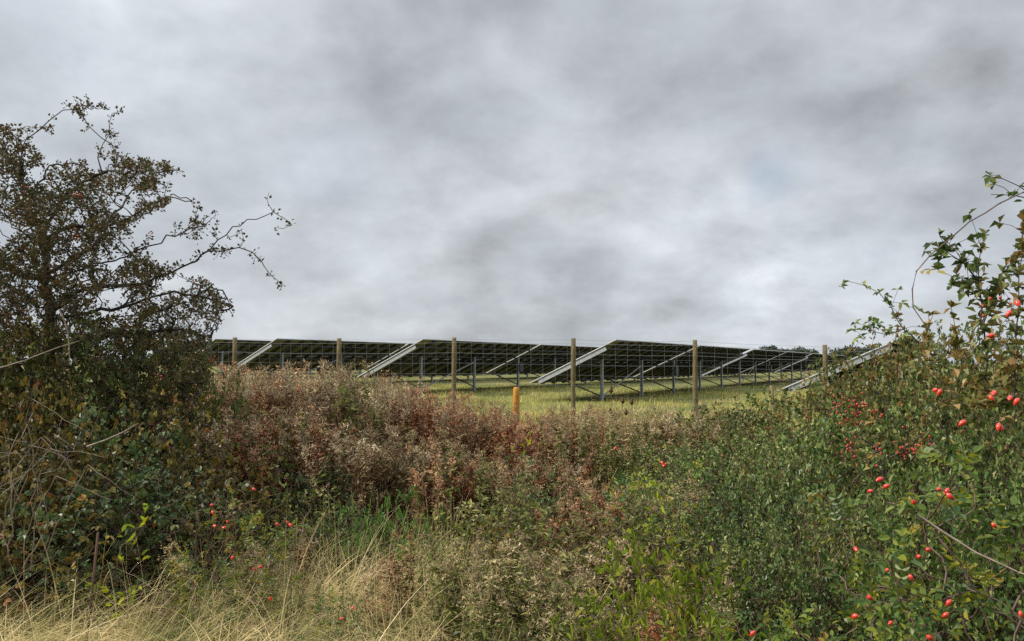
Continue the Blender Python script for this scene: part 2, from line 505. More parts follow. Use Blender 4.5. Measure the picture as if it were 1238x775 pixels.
def table_proto():
    t = thing('solar_table', 'x', 'solar table', (0, 0, -50), math.radians(60))
    GAP = .22; cw = (LEN - GAP) / NC; pl = SL / 2      # two blocks of panels with a narrow slit between them
    mb = MB()
    w, l, th = cw - .02, pl - .02, .038
    mb.box((0, 0, -th), (w, l, 0))                      # frame block
    mb.box((.018, .018, -.006), (w - .018, l - .018, .002), 1)
    mb.box((.004, .004, -th - .002), (w - .004, l - .004, -.02), 2)
    o = mb.build('solar_panel', [M['alu'], M['glass_blue'], M['backsheet']], t)
    first = o
    for c in range(NC):
        for r in range(2):
            q = first if (c, r) == (0, 0) else first.copy()
            if q is not first: COL.objects.link(q); q.parent = t
            p = S(c * cw + .01 + (GAP if c >= NC // 2 else 0), r * .5 + .002)
            q.location = (p[0] + w, p[1], p[2] + .004 * random.uniform(-1, 1) + .015)
            q.rotation_euler = (SA + random.uniform(-.003, .003), 0, math.pi) if False else (-SA, 0, 0)
            # local +y must run up the slope, i.e. towards -y of the table: turn by 180 degrees
            q.rotation_euler = (SA, 0, math.pi)
    for tt in (.10, .46, .62, .86):
        mb = MB(); mb.bar(S(.06, tt, -.135), S(LEN - .06, tt, -.135), .045, .065, (0, 0, 1)); mb.build('purlin', M['steel_shaded'], t)
    for c in [q for q in range(1, NC) if q != NC // 2]:   # rails up the slope under panel joints, widened and darkened to carry their shadow stripes
        mb = MB(); xc = c * cw + (GAP if c > NC // 2 else 0); mb.bar(S(xc, .01, -.069), S(xc, .99, -.069), .30, .06, (0, math.sin(SA), math.cos(SA))); mb.build('rail', M['rail'], t)
    rx = [.06] + [1.85 + 5.2 * k for k in (0, 1, 3, 4)] + [LEN - .06]
    for k, x in enumerate(rx):
        deep = .19 if k in (0, 5) else .14
        mb = MB()
        a, b = S(x, .09, -.045 - deep / 2), S(x, .87, -.045 - deep / 2)
        nrm = (0, math.sin(SA), math.cos(SA))
        mb.bar(a, b, .012, deep, nrm)
        for s_ in (1, -1):                              # flanges of the channel
            d_ = np.array([.03, 0, 0])
            a2, b2 = S(x, .09, -.045 - deep / 2 + s_ * (deep / 2 - .006)), S(x, .87, -.045 - deep / 2 + s_ * (deep / 2 - .006))
            mb.bar(a2 + d_ + [.009, 0, 0], b2 + d_ + [.009, 0, 0], .06, .012, nrm)
        mb.build('rafter', M['steel'] if k in (0, 5) else M['steel_shaded'], t)
    tp = .64
    for k in range(5):
        x = 1.85 + 5.2 * k
        mb = MB(); top = S(x, tp, -.17)
        for dy, w_ in ((-.055, 0), (.055, 0)):
            mb.box((x - .07, top[1] + dy - .006, -.35), (x + .07, top[1] + dy + .006, top[2]))
        mb.box((x - .006, top[1] - .047, -.35), (x + .006, top[1] + .047, top[2] + .01))
        mb.build('post', M['steel'], t)
        mb = MB(); mb.bar(S(x, .16, -.22) + [.08, 0, 0], (x + .08, top[1] + .06, .22), .05, .06); mb.build('brace', M['steel_shaded'], t)
    mb = MB(); y = S(0, tp)[1]
    mb.bar((1.95, y - .1, .25), (1.85 + 5.1, y - .1, Z0 + DZ * tp - .45), .02, .07); mb.build('brace', M['steel'], t)
    mb = MB(); mb.box((12.2, y - .25, 1.05), (12.65, y - .10, 1.6)); mb.build('junction_box', M['steel_shaded'], t)
    return t


proto = table_proto()
D_ = np.array([.5, .866]); Pv = np.array([.866, -.5])
rows = {  # lower near corner of each row's first table: pixel, pixel, distance
    'Y': (None, (-31.8, 66.0), .72),
    'Z': (None, (-25.2, 58.4), .62),
    'A': ((273, 449), None, 47.5), 'B': ((431, 456), None, 41.), 'C': ((640, 463), None, 36.), 'D': ((938, 473), None, 28.)}
tlab = {
    ('A', 0): 'leftmost solar table with a pale sloping end beam, left of the second fence post',
    ('B', 0): 'middle solar table, its pale end beam rising left of the post near the orange marker',
    ('C', 0): 'nearest fully visible solar table, its beam crossing behind the post right of centre',
    ('D', 0): 'solar table mostly hidden by the right hedge, only its pale sloping beam shows',
    ('Z', 0): 'farthest left solar table, only a dark strip beside the hawthorn tree',
    ('Y', 0): 'most distant solar table far behind the hawthorn tree at left',
    ('A', 1): 'solar table continuing the second row from the left behind the first gap',
    ('B', 1): 'solar table continuing the middle row behind its first gap',
    ('C', 1): 'solar table beginning past the small gap left of the rightmost fence post',
    ('C', 2): 'last small solar table before the right hedge below the far trees',
    ('Z', 1): 'solar table continuing the farthest left row, seen between nearer tables',
    ('B', 2): 'distant third solar table of the middle row seen through the legs'}
used = False
for (r, k), lab in tlab.items():
    px, w, Y = rows[r]
    if px:
        c = at(px[0], px[1], Y)
    else:
        c = np.array([w[0], w[1], Y + Z0])
    z = c[2] - Z0
    x, y = c[0] + D_[0] * 25.9 * k, c[1] + D_[1] * 25.9 * k
    z = z - .0 * k
    if not used:
        proto.location = (x, y, z); proto['label'] = lab; proto['group'] = 'solar tables in rows across the field'; used = True
    else:
        dup(proto, (x, y, z), math.radians(60), label=lab, group='solar tables in rows across the field')

# ===================================================================== FENCE
px_ = [40, 165, 284, 410, 549, 693, 840, 997, 1165, 1345]
ty_ = [407, 408, 408, 409, 408, 409, 411, 417, 421, 424]
Yf = [23.7, 23.1, 22.5, 22.0, 21.4, 20.8, 20.2, 19.5, 18.8, 18.1]
fence = thing('wire_fence', 'tall wire mesh fence on round wooden posts in front of the solar tables', 'fence', (0, 0, 0))
tops = []
for x, y, Y in zip(px_, ty_, Yf):
    p = at(x, y, Y); g = float(ground(p[0], p[1])); tops.append(p)
    mb = MB(); S_ = 12; k = 7
    lean = rng.normal(0, .018, 2)
    zs = np.linspace(0, 1, k)
    P = np.stack([p[0] + lean[0] * (zs - 1) + .006 * np.sin(zs * 9), p[1] + lean[1] * (zs - 1), g - .3 + (p[2] - g + .3) * zs], 1)
    rr = .064 * (1 + .06 * np.sin(zs * 7 + x)); rr[-1] *= .93
    mb.tubes(P[None], rr[None], S_, caps=True)
    mb.build('post', M['post_wood'], fence)
mb = MB()
for a, b in zip(tops[:-1], tops[1:]):
    ga, gb = float(ground(a[0], a[1])), float(ground(b[0], b[1]))
    ha, hb = a[2] - .19 - ga, b[2] - .19 - gb
    off = np.array([0, -.07, 0])
    for q in np.concatenate([np.linspace(0, 1, 9), [1.045]]):
        if q > 1.01: wob = .0
        pts = [np.array([a[0] + (b[0] - a[0]) * t, a[1] + (b[1] - a[1]) * t, (ga + .05 + ha * q) * (1 - t) + (gb + .05 + hb * q) * t - .02 * math.sin(math.pi * t)]) + off for t in np.linspace(0, 1, 6)]
        mb.tubes(np.array(pts)[None], .0017 if q < .86 else .003, 4)
    n = 10
    for i in range(n):
        t = (i + .5) / n
        x, y = a[0] + (b[0] - a[0]) * t, a[1] + (b[1] - a[1]) * t - .07
        zg = ga * (1 - t) + gb * t + .05; zt = zg + ha * (1 - t) + hb * t
        w = .0017
        mb.tubes(np.array([[[x, y, zg], [x, y, zt]]]), w, 4)
mb.build('wire_mesh', M['wire'], fence)

# orange marker post, short stump, dead grass heap
Y = 18.6; p = at(624, 468, Y); g = float(ground(p[0], Y))
mk = thing('marker_post', 'short orange lichen covered marker post in front of the wire fence', 'marker post', (p[0], Y, g))
mb = MB(); h = p[2] - g; zs = np.array([-.2, .0, .3, .6, .8, .96, 1.]) * h
mb.tubes(np.stack([.004 * np.sin(zs * 8), 0 * zs, zs], 1)[None], np.array([[.085, .085, .083, .085, .084, .078, .05]]), 10, caps=True)
mb.build('post', M['marker'], mk)
Y = 17.5; p = at(933, 466, Y); g = float(ground(p[0], Y))
mb = MB(); mb.tubes(np.array([[[0, 0, -.1], [.01, 0, .4], [.0, 0, p[2] - g]]]), np.array([[.05, .048, .045]]), 9, caps=True)
o = mb.build('wooden_stump', M['post_wood'], None, (p[0], Y, g)); tag(o, 'small wooden stump by the lower end of the rightmost solar beam', 'stump')


def blades(mb, x, y, z0, H, W, ang, bend, rnd, seg=3, mi=0):
    n = len(x)
    d = np.stack([np.cos(ang), np.sin(ang), 0 * ang], 1); sd = np.stack([-np.sin(ang + .5), np.cos(ang + .5), 0 * ang], 1)
    V = []
    for k in range(seg + 1):
        t = k / seg
        c = np.stack([x, y, z0], 1) + d * (bend * H * .8 * t ** 1.5)[:, None] + np.array([0, 0, 1]) * (H * (t - .52 * np.minimum(bend, 1.55) * t ** 2.0))[:, None]
        w = (W * (1 - .85 * t) * .5)[:, None]
        V += [c - sd * w, c + sd * w]
    V = np.stack(V, 1).reshape(-1, 3)
    o = (np.arange(n) * 2 * (seg + 1))[:, None]
    f = np.concatenate([o + np.array([[2 * k, 2 * k + 1, 2 * k + 3, 2 * k + 2]]) for k in range(seg)], 0)
    mb.add(V, f, np.tile(rnd, seg), mi)


Y = 23.5; p = at(713, 481, Y); g = float(ground(p[0], Y))
mb = MB(); n = 1500
a = rng.uniform(0, 6.28, n); r = rng.random(n) ** .6 * .75
blades(mb, r * np.cos(a), r * np.sin(a), np.zeros(n), rng.uniform(.25, .6, n) * (1.25 - r), np.full(n, .02), a + 3.14 + rng.normal(0, .6, n), rng.uniform(.3, 1.1, n), rng.uniform(.5, 1, n))
o = mb.build('dead_grass_heap', M['seed_beige'], None, (p[0], Y, g)); tag(o, 'pale heap of dead grass by the foot of the nearest solar post', 'grass heap')

# ================================================================ FIELD GRASS
mb = MB()
n = 170000
Y = 10.5 + 46 * rng.random(n) ** 1.5
X = rng.uniform(-.72, .72, n) * Y
pat = np.sin(X * 1.1 + 2 * np.sin(Y * .6)) + np.sin(Y * 1.7 + X * .5) + .8 * np.sin(X * 3.1 + Y * 1.9)
keep = pat + rng.normal(0, 1.0, n) > -.9
X, Y = X[keep], Y[keep]; n = len(X)
tall = .7 + .35 * np.clip(pat[keep] + .8, 0, 3) + 1.1 * (Y < 17) * rng.random(n)
blades(mb, X, Y, ground(X, Y) - .01, rng.uniform(.08, .24, n) * tall, rng.uniform(.006, .012, n) * (1 + Y / 30), rng.uniform(0, 6.28, n), rng.uniform(.1, .9, n), np.clip(rng.beta(2, 2, n) + .1 * pat[keep], 0, 1), seg=2)
# taller seed stalks
tag(mb.build('field_grass', M['field_blade']), 'yellow green pasture grass around the solar tables', 'grass', kind='stuff')

# =========================================================== FOREGROUND GRASS
mb = MB()
def grass_zone(n, px0, px1, Y0, Y1, hmin, hmax, gb=0., lodge=.8):
    nt_ = max(1, n // 60)
    cp = rng.uniform(px0, px1, nt_); cy = rng.uniform(Y0, Y1, nt_)
    cx = (cp - 619) / F * cy
    i = rng.integers(0, nt_, n)
    X = cx[i] + rng.normal(0, .05, n); Y = cy[i] + rng.normal(0, .05, n)
    tc = rng.beta(1.6, 1.6, nt_)[i]; th = rng.uniform(.45, 1.2, nt_)[i]; tb = rng.uniform(.5, 1.9, nt_)[i]; ta = rng.uniform(0, 6.28, nt_)[i]
    blades(mb, X, Y, ground(X, Y), rng.uniform(hmin, hmax, n) * th, rng.uniform(.003, .008, n), ta + rng.normal(0, 1.7, n),
           np.abs(rng.normal(lodge * 1.45, .6, n)) * tb, np.clip(tc * .55 + rng.random(n) * .4 + gb, 0, 1), seg=6)
grass_zone(84000, -150, 620, 2.9, 5.4, .40, 1.0, .04, 1.35)
grass_zone(8000, 430, 760, 3.1, 4.8, .55, 1.05, .08, 1.3)
grass_zone(6000, 240, 560, 4.6, 5.8, .5, .95, .1, 1.2)
grass_zone(18000, -150, 480, 3.2, 4.9, .38, .75, .12, 1.8)
grass_zone(1200, 200, 760, 3.6, 6.5, .5, .9, .1, 1.1)
grass_zone(14000, 560, 820, 3.0, 5.2, .3, .6, -.1, .7)
grass_zone(14000, 300, 640, 5.0, 7.0, .4, .8, .12, .7)
grass_zone(10000, 560, 900, 7.0, 11, .4, .9, .1, .5)
grass_zone(9000, -150, 300, 5.4, 6.6, .3, .6, 0, .8)
tag(mb.build('long_grass', M['straw']), 'tangled straw and green long grass on the near verge', 'grass', kind='stuff')


# ============================================================ WILLOWHERB ETC.
def willowherb(name, H, stems, leafm, fluffm, spread=.16, fl=240):
    t = thing(name, 'x', 'willowherb', (0, 0, -50))
    st, lv, fl_ = MB(), MB(), MB()
    for s_ in range(stems):
        h = H * rng.uniform(.72, 1.0)
        a = rng.uniform(0, 6.28); r = spread * rng.random() ** .5
        b = np.array([r * math.cos(a), r * math.sin(a), 0])
        lean = np.array([math.cos(a), math.sin(a), 0]) * rng.uniform(.0, .22) + np.append(rng.normal(0, .05, 2), 0)
        zs = np.linspace(0, 1, 9)
        wob = np.cumsum(rng.normal(0, .008, (9, 2)), 0)
        P = b + lean * (zs[:, None] ** 1.6) * h; P[:, 2] = h * zs; P[:, :2] += wob
        st.tubes(P[None], np.linspace(.0035, .0012, 9)[None], 3)
        n = int(130 * h)
        tt = rng.uniform(.08, .86, n)
        q = np.stack([np.interp(tt, zs, P[:, i]) for i in range(3)], 1)
        an = rng.uniform(0, 6.28, n)
        d = np.stack([np.cos(an), np.sin(an), rng.uniform(-1.3, .4, n)], 1)
        L = rng.uniform(.03, .085, n)
        lv.leaves(q, d, unit(n), L, L * rng.uniform(.12, .3, n), np.clip(rng.beta(1.8, 2.4, n) + .25 * (tt - .5), 0, 1), droop=.5)
        # side shoots carrying open, curled seed pods with fluff
        m = int(rng.integers(10, 18))
        tb = rng.uniform(.5, .97, m)
        qb = np.stack([np.interp(tb, zs, P[:, i]) for i in range(3)], 1)
        an = rng.uniform(0, 6.28, m); Ls = rng.uniform(.08, .24, m) * (1.45 - tb)
        e = qb + np.stack([np.cos(an) * .62, np.sin(an) * .62, np.full(m, .85)], 1) * Ls[:, None]
        mid = (qb + e) / 2 - np.array([0, 0, 1]) * Ls[:, None] * .14
        st.tubes(np.stack([qb, mid, e], 1), .0011, 3)
        k = int(fl)
        j = rng.integers(0, m, k); u = rng.random(k)[:, None] ** .7
        c = qb[j] * (1 - u) + e[j] * u + rng.normal(0, .012, (k, 3))
        Lf = rng.uniform(.014, .040, k)
        fl_.leaves(c, unit(k) + np.array([0, 0, .35]), unit(k), Lf, Lf * rng.uniform(.12, .35, k), rng.beta(2, 2, k), droop=.4)
    st.build('stems', M['twig_brown'], t); lv.build('leaves', M[leafm], t); fl_.build('seed_fluff', M[fluffm], t)['kind'] = 'stuff'
    return t


def profile(px, xs, ys):
    return np.interp(px, xs, ys)


def landmark(px):
    if px < 345: return 'just right of hawthorn tree'
    if px < 480: return 'below second fence post'
    if px < 585: return 'below post left of orange marker'
    if px < 650: return 'directly below orange marker'
    if px < 770: return 'below post right of orange marker'
    if px < 920: return 'below post nearest the hedge'
    if px < 1080: return 'in hedge below last fence post'
    return 'in hedge under arching rose shoot'


WH = [willowherb('dead_willowherb', 1.5, 5, 'dead_leaf', 'fluff'), willowherb('dead_willowherb', 1.5, 6, 'dead_leaf', 'fluff', .2),
      willowherb('dead_willowherb', 1.5, 4, 'dead_leaf', 'fluff_red', .14), willowherb('red_willowherb', 1.5, 6, 'dead_red', 'fluff_red', .2, 170),
      willowherb('red_willowherb', 1.5, 5, 'dead_red', 'fluff_red', .16, 150), willowherb('pale_weed', 1.5, 5, 'weed_green', 'seed_beige', .2, 200)]
first = [True] * len(WH)


def put(kinds, idx, loc, rz, sc, label, group, first, tilt=(0, 0)):
    o = kinds[idx]
    loc = [float(c) for c in loc]
    if first[idx]:
        first[idx] = False
        o.location = loc; o.rotation_euler = (tilt[0], tilt[1], rz); o.scale = sc
        o['label'] = label; o['group'] = group
        return o
    return dup(o, loc, rz, sc, label, group, tilt)


def scatter_wh(n, px0, px1, Y0, Y1, topx, topy, weights, jit=10, lookup=None):
    looks = ['brown fluffy willowherb clump', 'reddish dead willowherb clump', 'pale dried green weed clump']
    for i in range(n):
        px = px0 + (px1 - px0) * ((i + rng.random()) / n); Y = rng.uniform(Y0, Y1)
        yt = profile(px, topx, topy) + abs(rng.normal(0, jit)) - 3
        p = at(px, yt, Y); g = float(ground(p[0], Y)); h = p[2] - g
        if h < .3: continue
        k = int(rng.choice(len(weights), p=np.array(weights) / sum(weights)))
        lk = looks[0] if k < 3 else looks[1] if k < 5 else looks[2]
        dep = 'at back of bank' if Y > 8.2 else 'midway up bank' if Y > 6.3 else 'near long grass'
        s = h / 1.45
        wd = s ** .6 * rng.uniform(.9, 1.2)
        put(WH, k, (p[0], Y, g), rng.uniform(0, 6.28), (wd, wd, s), f'{lk} {dep} {landmark(px)}', 'dead willowherb and weeds on the bank', first)


tx = [230, 280, 330, 375, 395, 440, 500, 560, 600, 640, 700, 760, 850, 900]
ty = [430, 430, 443, 424, 437, 440, 455, 472, 482, 498, 492, 492, 490, 480]
scatter_wh(48, 225, 520, 7.2, 10.2, tx, ty, [4, 4, 3, .6, .4, .8], 9)
scatter_wh(44, 480, 700, 7.2, 10.2, tx, ty, [1.2, 1, 2, 4, 4, .5], 8)
scatter_wh(34, 670, 880, 7.5, 10.6, tx, ty, [1.5, 1, 1.5, .7, .7, 4], 7)
scatter_wh(9, 655, 700, 8.2, 10.6, tx, ty, [1.5, 1, 1.5, 2, 2, 2], 5)
# a second, lower tier in front
tx2 = [200, 260, 330, 420, 500, 560, 640, 700, 800, 900]
ty2 = [520, 480, 478, 490, 515, 535, 545, 550, 560, 560]
scatter_wh(34, 225, 520, 5.9, 7.2, tx2, ty2, [4, 4, 3, 1, .6, 1.2], 16)
scatter_wh(26, 500, 690, 5.9, 7.2, tx2, ty2, [1, 1, 2, 2, 2, 3], 16)
scatter_wh(30, 620, 860, 5.0, 7.2, [600, 700, 860], [570, 575, 585], [1, .5, 1, .7, .5, 5], 22)
scatter_wh(24, 520, 760, 3.9, 5.2, [500, 640, 760], [660, 640, 640], [.6, .3, .5, .2, .2, 5], 26)
scatter_wh(12, 600, 860, 3.2, 3.9, [600, 860], [690, 690], [.6, .3, .2, .1, .1, 4], 30)

scatter_wh(7, 230, 520, 4.2, 5.2, [60, 250, 520], [650, 640, 640], [2, 1, 1, .8, .3, 3], 20)
scatter_wh(5, -20, 200, 4.8, 5.2, [0, 240], [560, 570], [1, .5, .5, 3, 3, .3], 30)

for i in range(16):
    px = [470, 520, 585, 600, 665, 720, 745, 770, 795, 812, 835, 860, 885, 905, 560, 760][i]; Y = rng.uniform(13.5, 26)
    p = at(px, 440, Y); g = float(ground(p[0], Y)); h = rng.uniform(.28, .55)
    k = int(rng.choice([0, 2, 5, 5, 5])); lk = 'low pale weed tuft' if k == 5 else 'low brown weed tuft'
    put(WH, k, (p[0], Y, g), rng.uniform(0, 6), (1.3, 1.3, h / 1.45), f'{lk} in pasture {"before" if Y < 19 else "beyond"} wire fence, {landmark(px)}', 'weed tufts in the pasture', first)

# teasels with brown egg-shaped heads
def teasel():
    t = thing('teasel', 'x', 'teasel', (0, 0, -50))
    mb, hd = MB(), MB()
    mb.tubes(np.array([[[0, 0, 0], [.01, 0, .5], [.0, .01, 1.2]]]), np.array([[.005, .004, .003]]), 5)
    V = []; zs = np.linspace(0, 1, 9); S2 = 10
    pr = np.array([.35, .8, .98, 1, .95, .85, .7, .5, .2]) * .02; an = np.arange(S2) * 6.283 / S2
    V = np.stack([pr[:, None] * np.cos(an), pr[:, None] * np.sin(an) + .01, np.repeat((1.2 + zs * .075)[:, None], S2, 1)], -1).reshape(-1, 3)
    hd.add(V, [[i * S2 + j, i * S2 + (j + 1) % S2, (i + 1) * S2 + (j + 1) % S2, (i + 1) * S2 + j] for i in range(8) for j in range(S2)], smooth=True)
    u = unit(260); c = u * np.array([.019, .019, .037]) + [0, .01, 1.237]
    hd.leaves(c, u + [0, 0, .5], unit(260), .010, .002, rng.random(260))
    u = np.stack([np.cos(an), np.sin(an), .5 + 0 * an], 1)
    hd.leaves(np.tile([[0, .01, 1.2]], (S2, 1)), u, np.tile([[0, 0, 1.]], (S2, 1)), .06, .004, rng.random(S2), droop=-.3)
    mb.build('stem', M['twig_brown'], t); hd.build('seed_head', M['teasel'], t)
    return t


TS = [teasel()]; tf = [True]
tl = ['highest teasel head right of the nearest solar post', 'middle teasel head above two lower ones', 'rightmost teasel head in front of the pasture', 'low teasel head left of the pair among weeds', 'low teasel head right of the pair among weeds']
for (x, y), lab in zip([(739, 471), (753, 484), (764, 485), (738, 497), (757, 498)], tl):
    Y = 8.6 + rng.uniform(-.4, .4); p = at(x, y, Y); g = float(ground(p[0], Y)); s = (p[2] - g) / 1.24
    put(TS, 0, (p[0], Y, g), 0, (.72, .72, s), lab, 'teasels above the weeds', tf)

# ================================================================ HAWTHORN TREE
YT = 6.6
def L3(pts, Y=None, dy=0.):
    out = []
    for i, q in enumerate(pts):
        out.append(at(q[0], q[1], (YT if Y is None else Y) + dy * i + .0))
    return out


def densify(pts, step=.07, jit=.012):
    out = [pts[0]]
    for a, b in zip(pts[:-1], pts[1:]):
        k = max(1, int(np.linalg.norm(b - a) / step))
        for j in range(1, k + 1):
            out.append(a + (b - a) * j / k + rng.normal(0, jit, 3) * (j < k))
    return out


base = at(52, 440, YT); base[2] = float(ground(base[0], YT)) - .05
b0 = base
lim = []
def seed(pts, par):
    lim.append((densify(pts) if par is None else densify(pts)[1:], par))
# trunk then limbs; a limb names the index of the node it leaves
trunk = densify([b0, b0 + [.03, 0, .5], at(56, 470, YT), at(60, 380, YT), at(56, 330, YT), at(53, 282, YT)])
seeds_ = [(trunk, None)]
cnt = len(trunk); allp = list(trunk)
def limb(pts, frm):
    global cnt
    A = np.array(allp); i = int(np.argmin(((A - frm) ** 2).sum(1)))
    q = densify([allp[i]] + pts)[1:]
    seeds_.append((q, i)); allp.extend(q)
limb(L3([(35, 259), (28, 226), (21, 203), (0, 185), (-25, 165)], dy=.10), at(53, 282, YT))
limb(L3([(26, 195), (31, 169), (46, 158), (60, 145), (76, 133), (93, 132)], YT - .15), at(28, 226, YT + .2))
limb(L3([(100, 127), (108, 128), (118, 132), (128, 130)], YT - .2), at(93, 132, YT - .15))
limb(L3([(77, 240), (101, 219), (116, 211), (130, 206), (149, 211), (172, 208), (200, 206), (214, 206)], dy=-.06), at(53, 282, YT))
limb(L3([(146, 190), (139, 182), (123, 167), (109, 154), (100, 141), (96, 136)], YT - .3), at(149, 211, YT - .3))
limb(L3([(118, 190), (125, 173), (132, 149)], YT - .2), at(116, 211, YT - .2))
limb(L3([(85, 275), (105, 275), (125, 272), (139, 270), (160, 261), (186, 245), (205, 238), (232, 243)], dy=-.08), at(53, 290, YT))
limb(L3([(80, 330), (110, 318), (145, 312), (181, 297), (201, 284), (222, 281), (235, 269), (240, 248)], dy=-.07), at(56, 340, YT))
limb(L3([(245, 274), (261, 260)], YT - .5), at(222, 281, YT - .4))
limb(L3([(100, 350), (140, 345), (180, 340), (219, 323), (243, 308), (263, 290), (281, 274), (299, 265), (320, 261), (338, 261), (351, 269)], dy=-.06), at(60, 380, YT))
limb(L3([(266, 304), (289, 299), (305, 305), (320, 323), (341, 346)], YT - .35), at(243, 308, YT - .3))
limb(L3([(110, 378), (160, 368), (210, 352), (250, 360), (282, 370)], dy=.05), at(60, 390, YT))
limb(L3([(110, 408), (170, 402), (220, 398), (255, 408)], dy=.07), at(60, 420, YT))
limb(L3([(20, 330), (-20, 300), (-70, 260), (-110, 220)], dy=-.1), at(56, 340, YT))
limb(L3([(25, 400), (-30, 380), (-80, 360)], dy=-.2), at(58, 410, YT))
limb(L3([(110, 300), (130, 275), (160, 230)], dy=.25), at(60, 330, YT))
limb(L3([(40, 240), (60, 200), (100, 200)], dy=.25), at(53, 290, YT))

# crown attractors: uneven patches at several distances
att = []
poly = np.array([(-140, 130), (-40, 150), (0, 146), (26, 150), (36, 175), (60, 192), (90, 192), (120, 196), (150, 190), (175, 190), (216, 203), (208, 240),
                 (178, 262), (150, 275), (168, 292), (185, 320), (222, 322), (245, 335), (284, 366), (262, 385), (262, 402), (250, 415), (255, 460), (240, 520), (-140, 520)])
def inside(px, py):
    c = np.zeros(len(px), bool); n = len(poly)
    for i in range(n):
        x1, y1 = poly[i]; x2, y2 = poly[(i + 1) % n]
        m = (y1 > py) != (y2 > py)
        xi = (x2 - x1) * (py - y1) / (y2 - y1 + 1e-9) + x1
        c ^= m & (px < xi)
    return c
m = 14000
px = rng.uniform(-140, 290, m); py = rng.uniform(130, 520, m)
ok = inside(px, py)
ph = np.sin(px * .075 + 1.5 * np.sin(py * .04)) + np.sin(py * .105 + px * .03) + .6 * np.sin((px + py) * .19) + rng.normal(0, .5, m)
ok &= (ph > -.35) | (py > 395)
px, py = px[ok], py[ok]
dep = YT + rng.uniform(-1.0, 1.2, len(px)) * np.clip((py - 120) / 150, .3, 1)
att = np.array([at(a, b, c) for a, b, c in zip(px, py, dep)])
# spurs along the traced outer limbs
A = np.array(allp)
outer = A[(A[:, 0] > -4.4)]
sp = outer[rng.integers(0, len(outer), 420)] + rng.normal(0, .055, (420, 3))
tr = np.array([at(a, b, c) for a, b, c in zip(rng.normal(56, 26, 500), rng.uniform(230, 430, 500), YT - rng.uniform(.15, .8, 500))])
att = np.concatenate([att[:4900], sp, tr])
nodes, par, w = grow(seeds_, att, step=.075, jit=.22)
tree = thing('hawthorn_tree', 'dark hawthorn tree with arching twiggy limbs at the left edge', 'tree', (0, 0, 0))
r = radii(w, .0016, .05, .40)
mb = MB(); skeleton_mesh(mb, nodes, par, r); mb.build('trunk', M['bark_dark'], tree)
bb, dd, nn = twig_leaves(nodes, par, w, 8, 11, .03, .4)
# thin out the bare end of the long limbs
q = (bb[:, 0] / bb[:, 1] * F + 619)
keep = (q < 235 + 40 * rng.random(len(q))) | (rng.random(len(q)) < .42)
bb, dd, nn = bb[keep], dd[keep], nn[keep]
mb = MB(); lay_leaves(mb, 'tree', bb, dd, nn, rng.beta(2, 2.4, len(bb))); mb.build('crown', M['haw_tree'], tree)
# berries
def berries(pts, size=.006):
    mb = MB()
    S2 = 6; an = np.arange(S2) * 6.283 / S2; pr = np.array([.3, .9, .9, .3]); zz = np.array([-1, -.45, .45, 1])
    T = np.stack([pr[:, None] * np.cos(an), pr[:, None] * np.sin(an), np.repeat(zz[:, None], S2, 1)], -1).reshape(-1, 3) * size
    f = np.array([[i * S2 + j, i * S2 + (j + 1) % S2, (i + 1) * S2 + (j + 1) % S2, (i + 1) * S2 + j] for i in range(3) for j in range(S2)])
    V = (pts[:, None] + T[None] * rng.uniform(.8, 1.2, (len(pts), 1, 1))).reshape(-1, 3)
    ff = (np.arange(len(pts)) * len(T))[:, None, None] + f[None]
    mb.add(V, ff.reshape(-1, 4), smooth=True)
    return mb
i = np.where(w <= 2)[0]
cc = nodes[rng.choice(i, 60)]
pts = (cc[:, None] + rng.normal(0, .02, (60, 6, 3))).reshape(-1, 3)
bo = berries(pts).build('berries', M['haw_berry'], tree); bo['kind'] = 'stuff'

# ======================================================== SHRUB PROTOTYPES
def protos(name, cat, k, **kw):
    return [shrub(name, 'x', cat, **kw) for _ in range(k)], [True] * k


HB, HBf = protos('hawthorn_bush', 'hedge bush', 3, H=1.4, Rad=.75, natt=1000, style='haw', leafmat='haw_hedge', per=6, stems=6)
OB, OBf = protos('olive_bush', 'hedge bush', 2, H=1.4, Rad=.75, natt=900, style='haw', leafmat='haw_olive', per=6, stems=6)
BR, BRf = protos('bramble_bush', 'bramble', 2, H=1.0, Rad=.6, natt=380, style='bramble', leafmat='bramble', twigmat='cane_purple', per=3, stems=6, wmax=4, spread=.03, up=1.2)
BA, BAf = protos('autumn_bramble', 'bramble', 2, H=1.0, Rad=.6, natt=340, style='bramble', leafmat='bramble_autumn', twigmat='cane_purple', per=3, stems=6, wmax=4, spread=.03, up=1.2)
WG, WGf = protos('leafy_weed', 'weed', 3, H=.9, Rad=.35, natt=330, style='weed', leafmat='weed_green', per=4, stems=7, shape='upright', spread=.02)
FN, FNf = protos('feathery_weed', 'weed', 1, H=.5, Rad=.3, natt=140, style='fern', leafmat='fern_green', twigmat='twig_brown', per=2, stems=7, wmax=4, spread=.03)
DW, DWf = protos('dogwood_shrub', 'shrub', 2, H=1.0, Rad=.5, natt=210, style='long', leafmat='dogwood', twigmat='cane_purple', per=3, stems=7, shape='dome', wmax=5, spread=.03, up=1.0)
LM, LMf = protos('lime_sapling', 'sapling', 1, H=1.0, Rad=.22, natt=34, style='long', leafmat='lime', twigmat='twig_brown', per=2, stems=3, shape='upright', wmax=4, spread=.02)
RB, RBf = protos('rose_bush', 'rose bush', 2, H=1.2, Rad=.4, natt=150, style='rose', leafmat='rose_leaf', twigmat='cane_purple', per=2, stems=6, wmax=8, spread=.02, rtip=.0009, rmax=.0028, step=.035, up=1.0)


